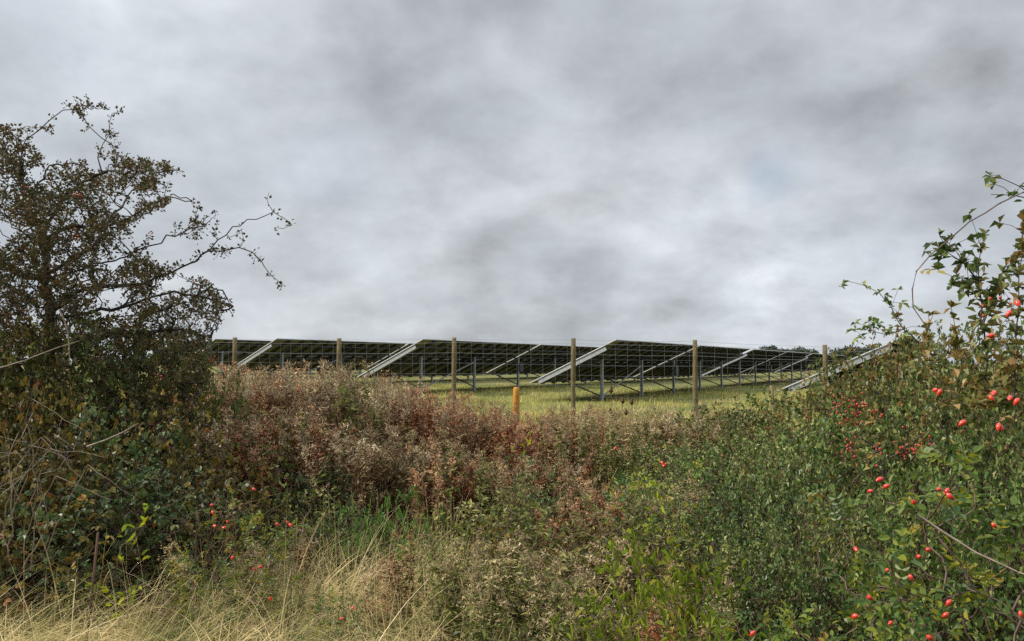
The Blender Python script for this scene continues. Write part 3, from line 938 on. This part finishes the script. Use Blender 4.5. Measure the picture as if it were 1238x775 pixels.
def place(kinds, flags, px, yt, Y, H, wide, label, group, k=None):
    """bush whose top reaches photo row yt at distance Y"""
    p = at(px, yt, Y); g = float(ground(p[0], Y)); h = p[2] - g
    k = int(rng.integers(0, len(kinds))) if k is None else k
    s = h / H
    return put(kinds, k, (p[0], Y, g - .02), rng.uniform(0, 6.28), (wide * rng.uniform(.9, 1.1), wide * rng.uniform(.9, 1.1), s), label, group, flags)


G_H = 'hawthorn bushes in the right hedge'
order = ['leftmost', 'second', 'third', 'fourth', 'fifth', 'sixth', 'seventh', 'eighth', 'ninth', 'tenth', 'eleventh', 'twelfth', 'thirteenth', 'fourteenth', 'fifteenth', 'sixteenth', 'seventeenth']
# back tier of the right hedge
for i, (x, y, Y, kk) in enumerate([(855, 492, 8.2, 'h'), (900, 480, 7.6, 'o'), (945, 468, 7.2, 'h'), (988, 452, 6.8, 'o'), (1025, 436, 6.6, 'h'), (1060, 412, 6.4, 'o'),
                                   (1098, 392, 6.2, 'o'), (1140, 396, 6.2, 'h'), (1180, 396, 6.0, 'o'), (1225, 394, 5.8, 'h'), (1275, 390, 5.6, 'o'), (1330, 385, 5.6, 'h')]):
    ks, fs = (HB, HBf) if kk == 'h' else (OB, OBf)
    col = 'green' if kk == 'h' else 'brownish olive'
    place(ks, fs, x, y + 3, Y, 1.45, .85, f'{col} hawthorn bush, {order[i]} along the skyline of the right hedge', G_H)
for i, (x, y, Y, kk) in enumerate([(815, 530, 7.0, 'h'), (868, 525, 6.2, 'h'), (925, 515, 5.6, 'h'), (985, 505, 5.0, 'h'), (1040, 480, 4.9, 'h'), (1090, 462, 4.8, 'o'), (1150, 450, 4.7, 'h'), (1210, 440, 4.6, 'h'), (1280, 430, 4.5, 'o')]):
    ks, fs = (HB, HBf) if kk == 'h' else (OB, OBf)
    col = 'green' if kk == 'h' else 'brownish olive'
    place(ks, fs, x, y + 3, Y, 1.45, .72, f'{col} hawthorn bush, {order[i]} in the middle tier of the right hedge', G_H)
for i, (x, y, Y, kk) in enumerate([(905, 640, 4.1, 'h'), (965, 600, 4.0, 'h'), (1030, 590, 3.7, 'h'), (1100, 560, 3.6, 'h'), (1170, 540, 3.5, 'h'), (1240, 530, 3.4, 'h')]):
    ks, fs = (HB, HBf) if kk == 'h' else (OB, OBf)
    col = 'green' if kk == 'h' else 'brownish olive'
    place(ks, fs, x, y, Y, 1.45, .5, f'low {col} hawthorn bush, {order[i]} at the front of the right hedge', G_H)

# red haw berries in the right hedge, clusters on their own bush
# ---- left side under the tree
LB = [(-60, 400, 5.6, .85, 'o'), (0, 388, 5.8, .85, 'o'), (60, 385, 6.0, .9, 'o'), (118, 390, 6.2, .9, 'h'), (165, 398, 6.4, .85, 'o'), (205, 408, 6.4, .8, 'h'), (240, 428, 6.6, .55, 'o')]
for i, (x, y, Y, wd, kk) in enumerate(LB):
    ks, fs = (HB, HBf) if kk == 'h' else (OB, OBf)
    place(ks, fs, x, y, Y, 1.45, wd, f'dark hawthorn undergrowth bush, {order[i]} beneath the hawthorn tree', 'undergrowth beneath the hawthorn tree')
for i, (x, y, Y, kk) in enumerate([(-40, 500, 4.7, 'a'), (30, 465, 5.0, 'a'), (85, 490, 5.1, 'a'), (140, 475, 5.4, 'b'), (190, 470, 5.6, 'a'), (245, 520, 5.5, 'a'), (10, 560, 4.6, 'b'), (75, 575, 4.7, 'a'), (140, 560, 4.9, 'b'), (195, 560, 5.0, 'b'), (235, 560, 5.2, 'a')]):
    ks, fs = (BR, BRf) if kk == 'b' else (BA, BAf)
    place(ks, fs, x, y, Y, 1.05, .85, ('yellowing bramble, ' if kk == 'a' else 'dark green bramble, ') + f'{order[i]} from the left below the hawthorn tree', 'brambles below the hawthorn tree')
# ---- brambles and weeds in the middle
for i, (x, y, Y, kk) in enumerate([(300, 560, 5.6, 'a'), (335, 520, 6.3, 'a'), (350, 560, 5.9, 'b'), (400, 545, 6.2, 'b'), (420, 600, 5.4, 'b'), (270, 600, 5.0, 'a'), (650, 560, 5.8, 'b'), (840, 600, 5.0, 'b'), (760, 590, 5.4, 'b'), (700, 640, 4.6, 'a'), (600, 625, 4.8, 'a'), (820, 650, 4.2, 'a'), (905, 560, 5.0, 'b'), (985, 545, 4.6, 'b'), (950, 650, 3.8, 'b')]):
    ks, fs = (BR, BRf) if kk == 'b' else (BA, BAf)
    place(ks, fs, x, y, Y, 1.05, .5, ('yellowing bramble patch, ' if kk == 'a' else 'blue green bramble patch, ') + f'{order[i]} on the bank {landmark(x)}', 'brambles on the bank')
for i, (x, y, Y, kk) in enumerate([(275, 470, 7.0, 'w'), (345, 500, 6.6, 'w'), (420, 500, 6.8, 'w'), (470, 540, 6.2, 'w'), (300, 520, 6.0, 'w'), (560, 545, 6.1, 'w'), (640, 540, 6.6, 'w'), (380, 575, 5.5, 'w')]):
    place(WG, WGf, x, y, Y, .92, 1.1, f'yellow green leafy weed, {order[i]} among the brown willowherb {landmark(x)}', 'leafy weeds among the willowherb')
for i, (x, y, Y) in enumerate([(215, 680, 4.3), (340, 700, 4.0), (370, 672, 4.3), (425, 695, 4.0), (470, 665, 4.3), (95, 690, 4.2), (500, 725, 3.8)]):
    if i % 2:
        place(WG, WGf, x, y, Y, .92, .45, f'small green weed, {order[i]} of those standing in the long grass', 'small weeds in the long grass')
    else:
        put(WH, [0, 5, 2, 5, 1, 5][i // 2], (xat(x, Y), Y, float(ground(xat(x, Y), Y))), rng.uniform(0, 6), (.5, .5, float(at(x, y, Y)[2]) / 1.45), f'small dry weed, {order[i]} of those standing in the long grass', 'small weeds in the long grass', first)
place(FN, FNf, 478, 585, 5.6, .52, 1.0, 'bright green feathery weed in the middle of the brown bank', 'feathery weeds', 0)
place(FN, FNf, 520, 610, 5.3, .52, .7, 'smaller bright green feathery weed right of the larger one', 'feathery weeds', 0)
place(FN, FNf, 430, 605, 5.3, .52, .6, 'small feathery green weed left of the larger one', 'feathery weeds', 0)
for i, (x, y, Y, wd) in enumerate([(560, 600, 5.0, 1.2), (610, 580, 5.2, 1.2), (650, 610, 4.7, 1.2), (700, 600, 4.9, 1.3), (740, 620, 4.6, 1.2), (560, 680, 4.0, 1.0), (620, 670, 4.0, 1.1), (680, 660, 4.0, 1.1), (590, 740, 3.5, .8), (660, 735, 3.4, .8), (800, 620, 4.5, 1.2), (790, 560, 5.8, 1.2), (850, 640, 4.2, 1.1), (530, 640, 4.6, .9)]):
    place(WG, WGf, x, y, Y, .92, wd, f'green leafy weed, {order[i]} of its kind {landmark(x)}', 'leafy weeds in the lower middle')
for i, (x, y, Y) in enumerate([(760, 655, 3.3), (800, 640, 3.4), (845, 665, 3.2), (735, 705, 3.0), (850, 725, 2.8)]):
    place(DW, DWf, x, y, Y, 1.0, .55, f'bright green dogwood shrub, {order[i]} of the low group at lower right of centre', 'dogwood shrubs')
for x, y, Y, lab in [(150, 610, 4.3, 'lime green leafy sapling standing in the grass at left'), (348, 498, 6.6, 'yellow green sapling among the brown willowherb'),
                     (625, 520, 7.0, 'small lime sapling above the red willowherb'), (800, 585, 5.0, 'lime green sprig above the hedge weeds right of centre'), (402, 468, 7.2, 'small bright sprig near the top of the brown bank')]:
    place(LM, LMf, x, y, Y, 1.0, .8, lab, 'lime green saplings')

# ---- small rose bush on the left with hips
def rose_thing(label, loc, scale, hips, hs=1.0):
    t = put(RB, int(rng.integers(0, 2)), loc, rng.uniform(0, 6.28), scale, label, 'wild rose bushes', RBf)
    return t


def hips_on(t, pix, Y, s=1.0, n=(1, 3)):
    """hang hips (children of bush t) at their real places in the bush"""
    loc = np.array(t.location); rz = t.rotation_euler[2]; sc = np.array(t.scale)
    c, s_ = math.cos(-rz), math.sin(-rz)
    for (x, y) in pix:
        p = at(x, y, Y + rng.uniform(-.08, .08)) - loc
        q = np.array([c * p[0] - s_ * p[1], s_ * p[0] + c * p[1], p[2]]) / sc
        o = bpy.data.objects.new('rosehip', HIP); COL.objects.link(o); o.parent = t
        o.location = [float(v) for v in q]
        o.rotation_euler = (rng.uniform(-1.3, 1.3), rng.uniform(-1.5, 1.5), 0)
        k = .8 * s * rng.uniform(.85, 1.12); o.scale = (k / sc[0], k / sc[1], k / sc[2])


def bush_at(kinds, flags, k, px, yt, Y, H, wd, label, group):
    o = place(kinds, flags, px, yt, Y, H, wd, label, group, k)
    if kinds is RB: o.scale = (o.scale[2],) * 3
    return o


# near roses at right
rb1 = bush_at(RB, RBf, 0, 1140, 575, 2.3, 1.22, .75, 'near rose bush with yellowing leaves and red hips at the bottom right', 'wild rose bushes')
rb2 = bush_at(RB, RBf, 1, 1262, 475, 2.1, 1.22, .55, 'tall rose bush with red hips at the right edge of the view', 'wild rose bushes')
rb3 = bush_at(RB, RBf, 1, 1020, 705, 2.5, 1.22, .5, 'low rose bush left of the bottom right rose bush', 'wild rose bushes')
rb4 = bush_at(RB, RBf, 0, 285, 600, 4.2, 1.22, .55, 'rose bush with small red hips beside the grass left of centre', 'wild rose bushes')
rb5 = bush_at(RB, RBf, 1, 905, 745, 2.5, 1.22, .4, 'lowest rose bush at the bottom edge right of centre', 'wild rose bushes')
mid = bush_at(RB, RBf, 0, 803, 548, 5.2, 1.22, .3, 'slender rose shoot with three red hips right of centre', 'wild rose bushes')
lowr = bush_at(RB, RBf, 1, 400, 725, 3.4, 1.22, .3, 'sparse rose shoot with red hips in the long grass', 'wild rose bushes')
hips_on(rb1, [(1033, 662), (1068, 578), (1075, 586), (1055, 593), (1104, 605), (1134, 592), (1147, 590), (1144, 596), (1113, 672), (1121, 665), (1072, 690), (1099, 694), (1048, 720), (1037, 744), (1079, 751), (1150, 725), (1147, 741), (1199, 632), (1120, 768)], 1.95, 1.0)
hips_on(rb2, [(1138, 470), (1134, 471), (1168, 508), (1195, 478), (1203, 473), (1222, 479), (1232, 481), (1203, 405), (1228, 363), (1222, 375), (1208, 511), (1211, 516), (1233, 738)], 1.8, .95)
hips_on(rb4, [(305, 590), (258, 610), (257, 617), (259, 635), (275, 630), (274, 637), (345, 631), (349, 633), (333, 634), (283, 672), (306, 688), (312, 686)], 3.75, 1.25)
hips_on(rb5, [(913, 763)], 2.2, 1.0)
hips_on(mid, [(799, 558), (806, 560), (803, 563), (745, 540)], 5.0, 1.6)
hips_on(lowr, [(426, 733), (415, 747), (326, 721)], 3.3, 1.1)

# arching shoot at the right: custom cane with hanging leaves
def cane(name, label, group, canes, leafstyle, leafmat_, r0, per_m, lf=None, twig='cane_purple', hips=(), spurs=0):
    t = thing(name, label, 'rose shoot' if 'rose' in name else 'branch', (0, 0, 0), 0, group)
    mb = MB(); lv = MB(); B, D = [], []
    for pts in canes:
        q = np.array(densify([np.array(p) for p in pts], .05, .004)); n = len(q)
        mb.tubes(q[None], np.linspace(r0, r0 * .35, n)[None], 6)
        tot = int(per_m * n * .05)
        i = rng.integers(1, n, tot)
        B.append(q[i]); ax = q[i] - q[i - 1]; ax /= np.linalg.norm(ax, axis=1, keepdims=True)
        D.append(ax * .3 + unit(tot) + np.array([0, 0, .1]))
        # thorns
        k = n * 2; i = rng.integers(1, n, k)
        mb.leaves(q[i], unit(k), unit(k), .006, .0035, np.full(k, .5))
        for s_ in range(spurs):
            i = int(rng.integers(1, n)); e = q[i] + rng.normal(0, 1, 3) * .05 + np.array([0, 0, .02])
            mb.tubes(np.array([[q[i], (q[i] + e) / 2 + [0, 0, .008], e]]), .0012, 3)
            B.append(np.tile(e, (4, 1))); D.append(unit(4))
    b = np.concatenate(B); d = np.concatenate(D)
    lay_leaves(lv, leafstyle, b, d, unit(len(b)) * .5 + np.array([0, 0, 1]), rng.beta(2, 2.2, len(b)))
    mb.build('cane', M[twig], t); lv.build('leaves', M[leafmat_], t)
    return t


Yc = 2.3
cane('rose_shoot', 'long rose shoot arching over against the sky at the right', 'wild rose shoots',
     [[at(1290, 560, 2.2), at(1300, 380, 2.2), at(1290, 260, 2.25), at(1238, 232, Yc), at(1208, 246, Yc), at(1172, 268, Yc), at(1147, 290, Yc), at(1125, 308, Yc), at(1108, 328, Yc), at(1103, 350, Yc), at(1104, 372, Yc), at(1120, 395, Yc)]],
     'rose', 'rose_leaf', .004, 7)
cane('hawthorn_spray', 'upright twiggy hawthorn spray under the arching rose shoot', 'hedge sprays at the right',
     [[at(1195, 470, 3.2), at(1190, 400, 3.2), at(1183, 340, 3.2), at(1186, 300, 3.2), at(1190, 285, 3.2)], [at(1183, 340, 3.2), at(1165, 318, 3.2), at(1145, 305, 3.2)],
      [at(1189, 390, 3.2), at(1212, 330, 3.15), at(1240, 300, 3.1)], [at(1186, 360, 3.2), at(1172, 348, 3.2)]],
     'haw', 'haw_hedge', .004, 150, spurs=14, twig='bark_dark')
cane('hawthorn_spray', 'thin bare hawthorn twig curving left at the right edge of the sky', 'hedge sprays at the right',
     [[at(1130, 430, 4.2), at(1092, 398, 4.2), at(1078, 372, 4.2), at(1063, 354, 4.2), at(1045, 345, 4.2), at(1026, 340, 4.2)], [at(1092, 398, 4.2), at(1070, 404, 4.3), at(1048, 398, 4.4), at(1030, 399, 4.4)]],
     'haw', 'haw_hedge', .0035, 60, spurs=12, twig='bark_dark')
cane('hawthorn_spray', 'highest hawthorn twig entering the sky from the right edge', 'hedge sprays at the right',
     [[at(1290, 300, 2.8), at(1262, 245, 2.8), at(1232, 225, 2.8), at(1212, 216, 2.8), at(1193, 213, 2.8)], [at(1262, 245, 2.8), at(1225, 236, 2.8), at(1198, 235, 2.8)]],
     'haw', 'haw_hedge', .003, 22, spurs=3, twig='bark_dark')
cane('hawthorn_spray', 'leafy hawthorn spray rising at the right edge beside the hips', 'hedge sprays at the right',
     [[at(1225, 480, 3.0), at(1228, 400, 3.0), at(1232, 330, 3.0), at(1240, 262, 3.0)], [at(1225, 480, 3.0), at(1190, 475, 3.3), at(1160, 450, 3.6), at(1155, 400, 3.6), at(1150, 372, 3.6)], [at(1225, 480, 3.0), at(1170, 490, 3.4), at(1120, 450, 3.8), at(1118, 410, 3.8), at(1128, 380, 3.8)], [at(1225, 480, 3.0), at(1210, 450, 3.4), at(1205, 380, 3.4), at(1212, 350, 3.4)]],
     'haw', 'haw_olive', .0035, 120, spurs=14, twig='bark_dark')
# long bare canes lying through the foliage
def bare(label, lines, r, m_, grp):
    t = thing('bare_cane', label, 'bare cane', (0, 0, 0), 0, grp)
    for pts in lines:
        q = np.array(densify([np.array(p) for p in pts], .06, .005)); mb = MB()
        mb.tubes(q[None], np.linspace(r, r * .4, len(q))[None], 5); k = len(q) * 2; i = rng.integers(1, len(q), k)
        mb.leaves(q[i], unit(k), unit(k), r * 1.8, r, np.full(k, .5))
        mb.build('cane', M[m_], t)


bare('pale thorny rose cane slanting down to the right through the near rose bush', [[at(1108, 622, 1.85), at(1140, 643, 1.85), at(1180, 668, 1.8), at(1232, 692, 1.75), at(1270, 705, 1.7)]], .0035, 'twig_pale', 'bare canes in the hedgerow')
bare('long pale cane crossing the dark foliage of the hawthorn tree', [[at(-20, 450, 4.6), at(30, 436, 4.6), at(60, 424, 4.6), at(96, 412, 4.6)], [at(72, 375, 4.7), at(82, 402, 4.7), at(84, 440, 4.7)]], .005, 'twig_pale', 'bare canes in the hedgerow')
bare('pale dead stick rising right in the dark brambles at left', [[at(105, 540, 4.35), at(128, 532, 4.35), at(150, 522, 4.35), at(167, 512, 4.35)]], .006, 'twig_pale', 'bare canes in the hedgerow')
tw = []
for k in range(16):
    x0 = rng.uniform(-60, 60); y0 = rng.uniform(620, 700)
    a = at(x0, y0, 4.0); a1 = at(x0 + rng.uniform(-20, 40), y0 - rng.uniform(50, 80), 3.95); a2 = at(x0 + rng.uniform(0, 60), y0 - rng.uniform(90, 150), 3.9); a3 = a2 + [rng.uniform(-.05, .3), 0, rng.uniform(-.2, .02)]
    tw.append([a, a1, a2, a3])
bare('tangle of thin grey bare twigs at the lower left edge', tw, .0028, 'twig_pale', 'bare canes in the hedgerow')
tw = []
for k in range(14):
    x0 = rng.uniform(230, 290); a = at(x0, 700, 4.0); s_ = rng.uniform(-30, 50)
    tw.append([a, at(x0 + s_ * .4, 650, 3.95), at(x0 + s_, 610 + rng.uniform(-20, 20), 3.9), at(x0 + s_ * 2.2, 615 + rng.uniform(-20, 30), 3.85)])
bare('thin brown rose canes arching beside the left rose bush', tw, .0022, 'twig_brown', 'bare canes in the hedgerow')
# short broken stake in the grass
p = at(109, 645, 4.05); g = float(ground(p[0], 4.05)); mb = MB()
mb.tubes(np.array([[[0, 0, -.1], [.0, 0, .3], [.03, .02, p[2] - g]]]), np.array([[.008, .007, .006]]), 7, caps=True)
tag(mb.build('broken_stake', M['stake'], None, (p[0], 4.05, g)), 'thin reddish broken stake standing in the grass at lower left', 'stake')

# red berries in the right hedge (on a hawthorn spray of their own)
cl = []
for x, y, Y, n in [(1020, 492, 4.2, 14), (1040, 492, 4.2, 16), (1056, 504, 4.2, 12), (1030, 510, 4.2, 10), (1024, 540, 4.1, 12), (1092, 545, 3.9, 18), (1112, 545, 3.9, 14), (1060, 545, 4.0, 8), (1125, 535, 3.9, 12), (1200, 365, 3.1, 2), (1212, 372, 3.1, 3)]:
    cl.append(at(x, y, Y - .15) + rng.normal(0, .028, (n, 3)))
bs = thing('hawthorn_spray', 'hawthorn spray carrying clusters of dark red berries in the right hedge', 'branch', (0, 0, 0), 0, 'hedge sprays at the right')
allb = np.concatenate(cl)
berries(allb, .0065).build('berries', M['haw_berry'], bs)['kind'] = 'stuff'
st0 = at(1080, 640, 4.3)
nd, pr, ww = grow([([st0, at(1070, 580, 4.15), at(1060, 540, 4.05)], None)], np.concatenate([allb[::3] - [0, 0, .01], np.array([c.mean(0) for c in cl])]), step=.07)
mb = MB(); skeleton_mesh(mb, nd, pr, radii(ww, .001, .006)); mb.build('twigs', M['bark_dark'], bs)
b_, d_, n_ = twig_leaves(nd, pr, ww, 8, 2, .03); mb = MB(); lay_leaves(mb, 'haw', b_, d_, n_, rng.beta(2, 2, len(b_))); mb.build('foliage', M['haw_olive'], bs)

# ================================================================== FAR TREES
for i, (x, y, Y, s, lab) in enumerate([(931, 418, 190, 3.4, 'small distant round tree above the far end of the solar tables'), (966, 420, 200, 4.6, 'wider distant tree right of the small round one on the horizon'),
                                       (1030, 419, 150, 5.0, 'distant tree half hidden by the right hedge'), (1062, 417, 160, 5.5, 'far tree behind the top of the right hedge')]):
    p = at(x, y, Y); g = 0.; H = p[2] - g
    t = thing('distant_tree', lab, 'tree', (p[0], Y, g), 0, 'trees on the horizon')
    mb = MB(); mb.tubes(np.array([[[0, 0, 0], [0, 0, H * .6]]]), np.array([[.25, .12]]), 7); mb.build('trunk', M['bark_dark'], t)
    u = unit(2600); rr = rng.random(2600) ** .4
    c = u * rr[:, None] * np.array([s, s, H * .36]) * (1 + .15 * np.sin(u[:, :1] * 9 + i)) + [0, 0, H * .62]
    mb = MB(); mb.leaves(c, unit(2600), unit(2600), .5, .4, rng.random(2600)); mb.build('crown', M['far_leaf'], t)

# ============================================================== SKY AND LIGHT
sun_az = math.radians(-98)    # from +Y towards -X (left, ahead)
sun_el = math.radians(38)
sd = bpy.data.lights.new('sun', 'SUN'); sd.energy = 3.9; sd.angle = math.radians(10); sd.color = (1, .935, .82)
so = bpy.data.objects.new('sun', sd); COL.objects.link(so)
from mathutils import Vector
dirv = Vector((math.sin(sun_az) * math.cos(sun_el), math.cos(sun_az) * math.cos(sun_el), math.sin(sun_el)))
so.rotation_euler = (-dirv).to_track_quat('-Z', 'Y').to_euler()

W = bpy.data.worlds.new('World'); SC.world = W; W.use_nodes = True
nt = W.node_tree
for n in list(nt.nodes): nt.nodes.remove(n)
N = nt.nodes.new; Lk = nt.links.new
out = N('ShaderNodeOutputWorld'); bg = N('ShaderNodeBackground'); Lk(bg.outputs[0], out.inputs[0])
sky = N('ShaderNodeTexSky'); sky.sky_type = 'NISHITA'; sky.sun_disc = False; sky.sun_elevation = sun_el; sky.sun_rotation = sun_az
tc = N('ShaderNodeTexCoord'); sep = N('ShaderNodeSeparateXYZ'); Lk(tc.outputs['Generated'], sep.inputs[0])
def math_(op, a, b=None, c=None, clamp=False):
    n = N('ShaderNodeMath'); n.operation = op; n.use_clamp = clamp
    for i, v in enumerate((a, b, c)):
        if v is None: continue
        if isinstance(v, (int, float)): n.inputs[i].default_value = v
        else: Lk(v, n.inputs[i])
    return n.outputs[0]
zc = math_('ADD', math_('MAXIMUM', sep.outputs['Z'], 0.), .50)
cu = math_('DIVIDE', sep.outputs['X'], zc); cv = math_('DIVIDE', sep.outputs['Y'], zc)
comb = N('ShaderNodeCombineXYZ'); Lk(cu, comb.inputs[0]); Lk(cv, comb.inputs[1])
def noise(scale, det, off, rough=.55, dist=0):
    mp = N('ShaderNodeMapping'); mp.inputs['Location'].default_value = off; Lk(comb.outputs[0], mp.inputs[0])
    n = N('ShaderNodeTexNoise'); n.inputs['Scale'].default_value = scale; n.inputs['Detail'].default_value = det
    n.inputs['Roughness'].default_value = rough; n.inputs['Distortion'].default_value = dist
    Lk(mp.outputs[0], n.inputs['Vector']); return n.outputs[0]
n1 = noise(1.5, 7, (3.1, 1.7, 0), .5, .25); n2 = noise(4.4, 10, (9, 4, 0), .56, .1); n3 = noise(8., 10, (2, 5, 0), .62, .0)
# relief: the side of each lump that faces the sun is lighter
offs = (9 - .10 * math.sin(sun_az), 4 - .10 * math.cos(sun_az), 0)
n2s = noise(4.4, 10, offs, .56, .1)
offs1 = (3.1 - .22 * math.sin(sun_az), 1.7 - .22 * math.cos(sun_az), 0)
n1s = noise(1.5, 7, offs1, .5, .25)
relief = math_('ADD', math_('MULTIPLY', math_('SUBTRACT', n2, n2s), 1.1), math_('MULTIPLY', math_('SUBTRACT', n1, n1s), .9))
mixn = math_('ADD', math_('ADD', math_('MULTIPLY', n1, .48), math_('MULTIPLY', n2, .40)), math_('MULTIPLY', n3, .12))
cl_ = N('ShaderNodeValToRGB'); Lk(mixn, cl_.inputs[0]); e = cl_.color_ramp
e.elements[0].position = .37; e.elements[0].color = (.58, .605, .635, 1)
e.elements[1].position = .63; e.elements[1].color = (.300, .322, .350, 1)
x = e.elements.new(.50); x.color = (.415, .440, .470, 1)
# directional features: bright clearing low on the right, soft bright streak, darker lumps
def blob(px, py, rad, amt):
    p = at(px, py, 10.) - np.array([0, 0, CAMZ]); p /= np.linalg.norm(p)
    d = N('ShaderNodeVectorMath'); d.operation = 'DISTANCE'; Lk(tc.outputs['Generated'], d.inputs[0]); d.inputs[1].default_value = tuple(p)
    q = math_('DIVIDE', d.outputs['Value'], rad); q = math_('SUBTRACT', 1, math_('MULTIPLY', q, q), clamp=True)
    q = math_('MULTIPLY', q, q)
    return math_('MULTIPLY', q, amt)
tot = 1.0
# wispy modulation so that the features keep ragged edges
wis = math_('MULTIPLY_ADD', noise(5.5, 8, (1, 7, 0), .6, .3), 2.6, -.5)
acc = None
for b in [(890, 270, .24, .22), (1010, 330, .26, .22), (880, 385, .24, .18), (392, 170, .10, .18), (190, 0, .20, .26), (60, 100, .3, .04), (60, 60, .25, .10), (620, 90, .34, -.08), (960, 110, .28, -.14),
          (690, 335, .09, -.20), (860, 300, .08, -.16), (1200, 120, .26, -.16), (1000, 210, .12, -.14), (120, 330, .35, .05), (500, 200, .25, -.05), (430, 380, .2, .06)]:
    q = blob(*b); acc = q if acc is None else math_('ADD', acc, q)
gain = math_('ADD', math_('MULTIPLY', acc, wis), 1.0)
gain = math_('ADD', gain, relief)
# an overcast sky is brighter overhead
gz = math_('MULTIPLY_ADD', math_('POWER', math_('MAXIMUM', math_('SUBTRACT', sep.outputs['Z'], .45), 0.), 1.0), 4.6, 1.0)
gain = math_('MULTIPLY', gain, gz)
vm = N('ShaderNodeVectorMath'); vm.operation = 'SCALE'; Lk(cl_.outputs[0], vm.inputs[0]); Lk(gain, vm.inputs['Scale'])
# blue gap
gap = math_('MULTIPLY', math_('ADD', blob(930, 214, .05, .8), math_('MULTIPLY', blob(398, 200, .08, 1.), .35)), wis, None, True)
sk = N('ShaderNodeVectorMath'); sk.operation = 'SCALE'; Lk(sky.outputs[0], sk.inputs[0]); sk.inputs['Scale'].default_value = .09
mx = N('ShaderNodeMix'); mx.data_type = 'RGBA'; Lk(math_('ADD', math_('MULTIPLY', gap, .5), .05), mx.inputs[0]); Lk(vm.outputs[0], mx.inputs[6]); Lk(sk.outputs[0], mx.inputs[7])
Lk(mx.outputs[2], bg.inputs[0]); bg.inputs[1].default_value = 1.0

# ==================================================================== CAMERA
cam = bpy.data.cameras.new('camera'); co = bpy.data.objects.new('camera', cam); COL.objects.link(co)
co.location = (0, 0, CAMZ); co.rotation_euler = (math.radians(90) + PITCH, 0, 0)
cam.sensor_width = 36; cam.lens = 36 * F / 1238; cam.clip_start = .05; cam.clip_end = 5000
SC.camera = co
SC.view_settings.view_transform = 'Standard'; SC.view_settings.look = 'None'; SC.view_settings.gamma = 1
SC.view_settings.use_curve_mapping = False; SC.view_settings.exposure = 0.4
SC.cycles.max_bounces = 4; SC.cycles.transparent_max_bounces = 4; SC.cycles.diffuse_bounces = 3
SC.cycles.use_denoising = False; SC.cycles.denoiser = 'OPENIMAGEDENOISE'; SC.cycles.denoising_prefilter = 'ACCURATE'
# unused prototypes would float outside the scene
for ks, fs in ((WH, first), (TS, tf), (HB, HBf), (OB, OBf), (BR, BRf), (BA, BAf), (WG, WGf), (FN, FNf), (DW, DWf), (LM, LMf), (RB, RBf)):
    for o, f_ in zip(ks, fs):
        if f_: clear(o)
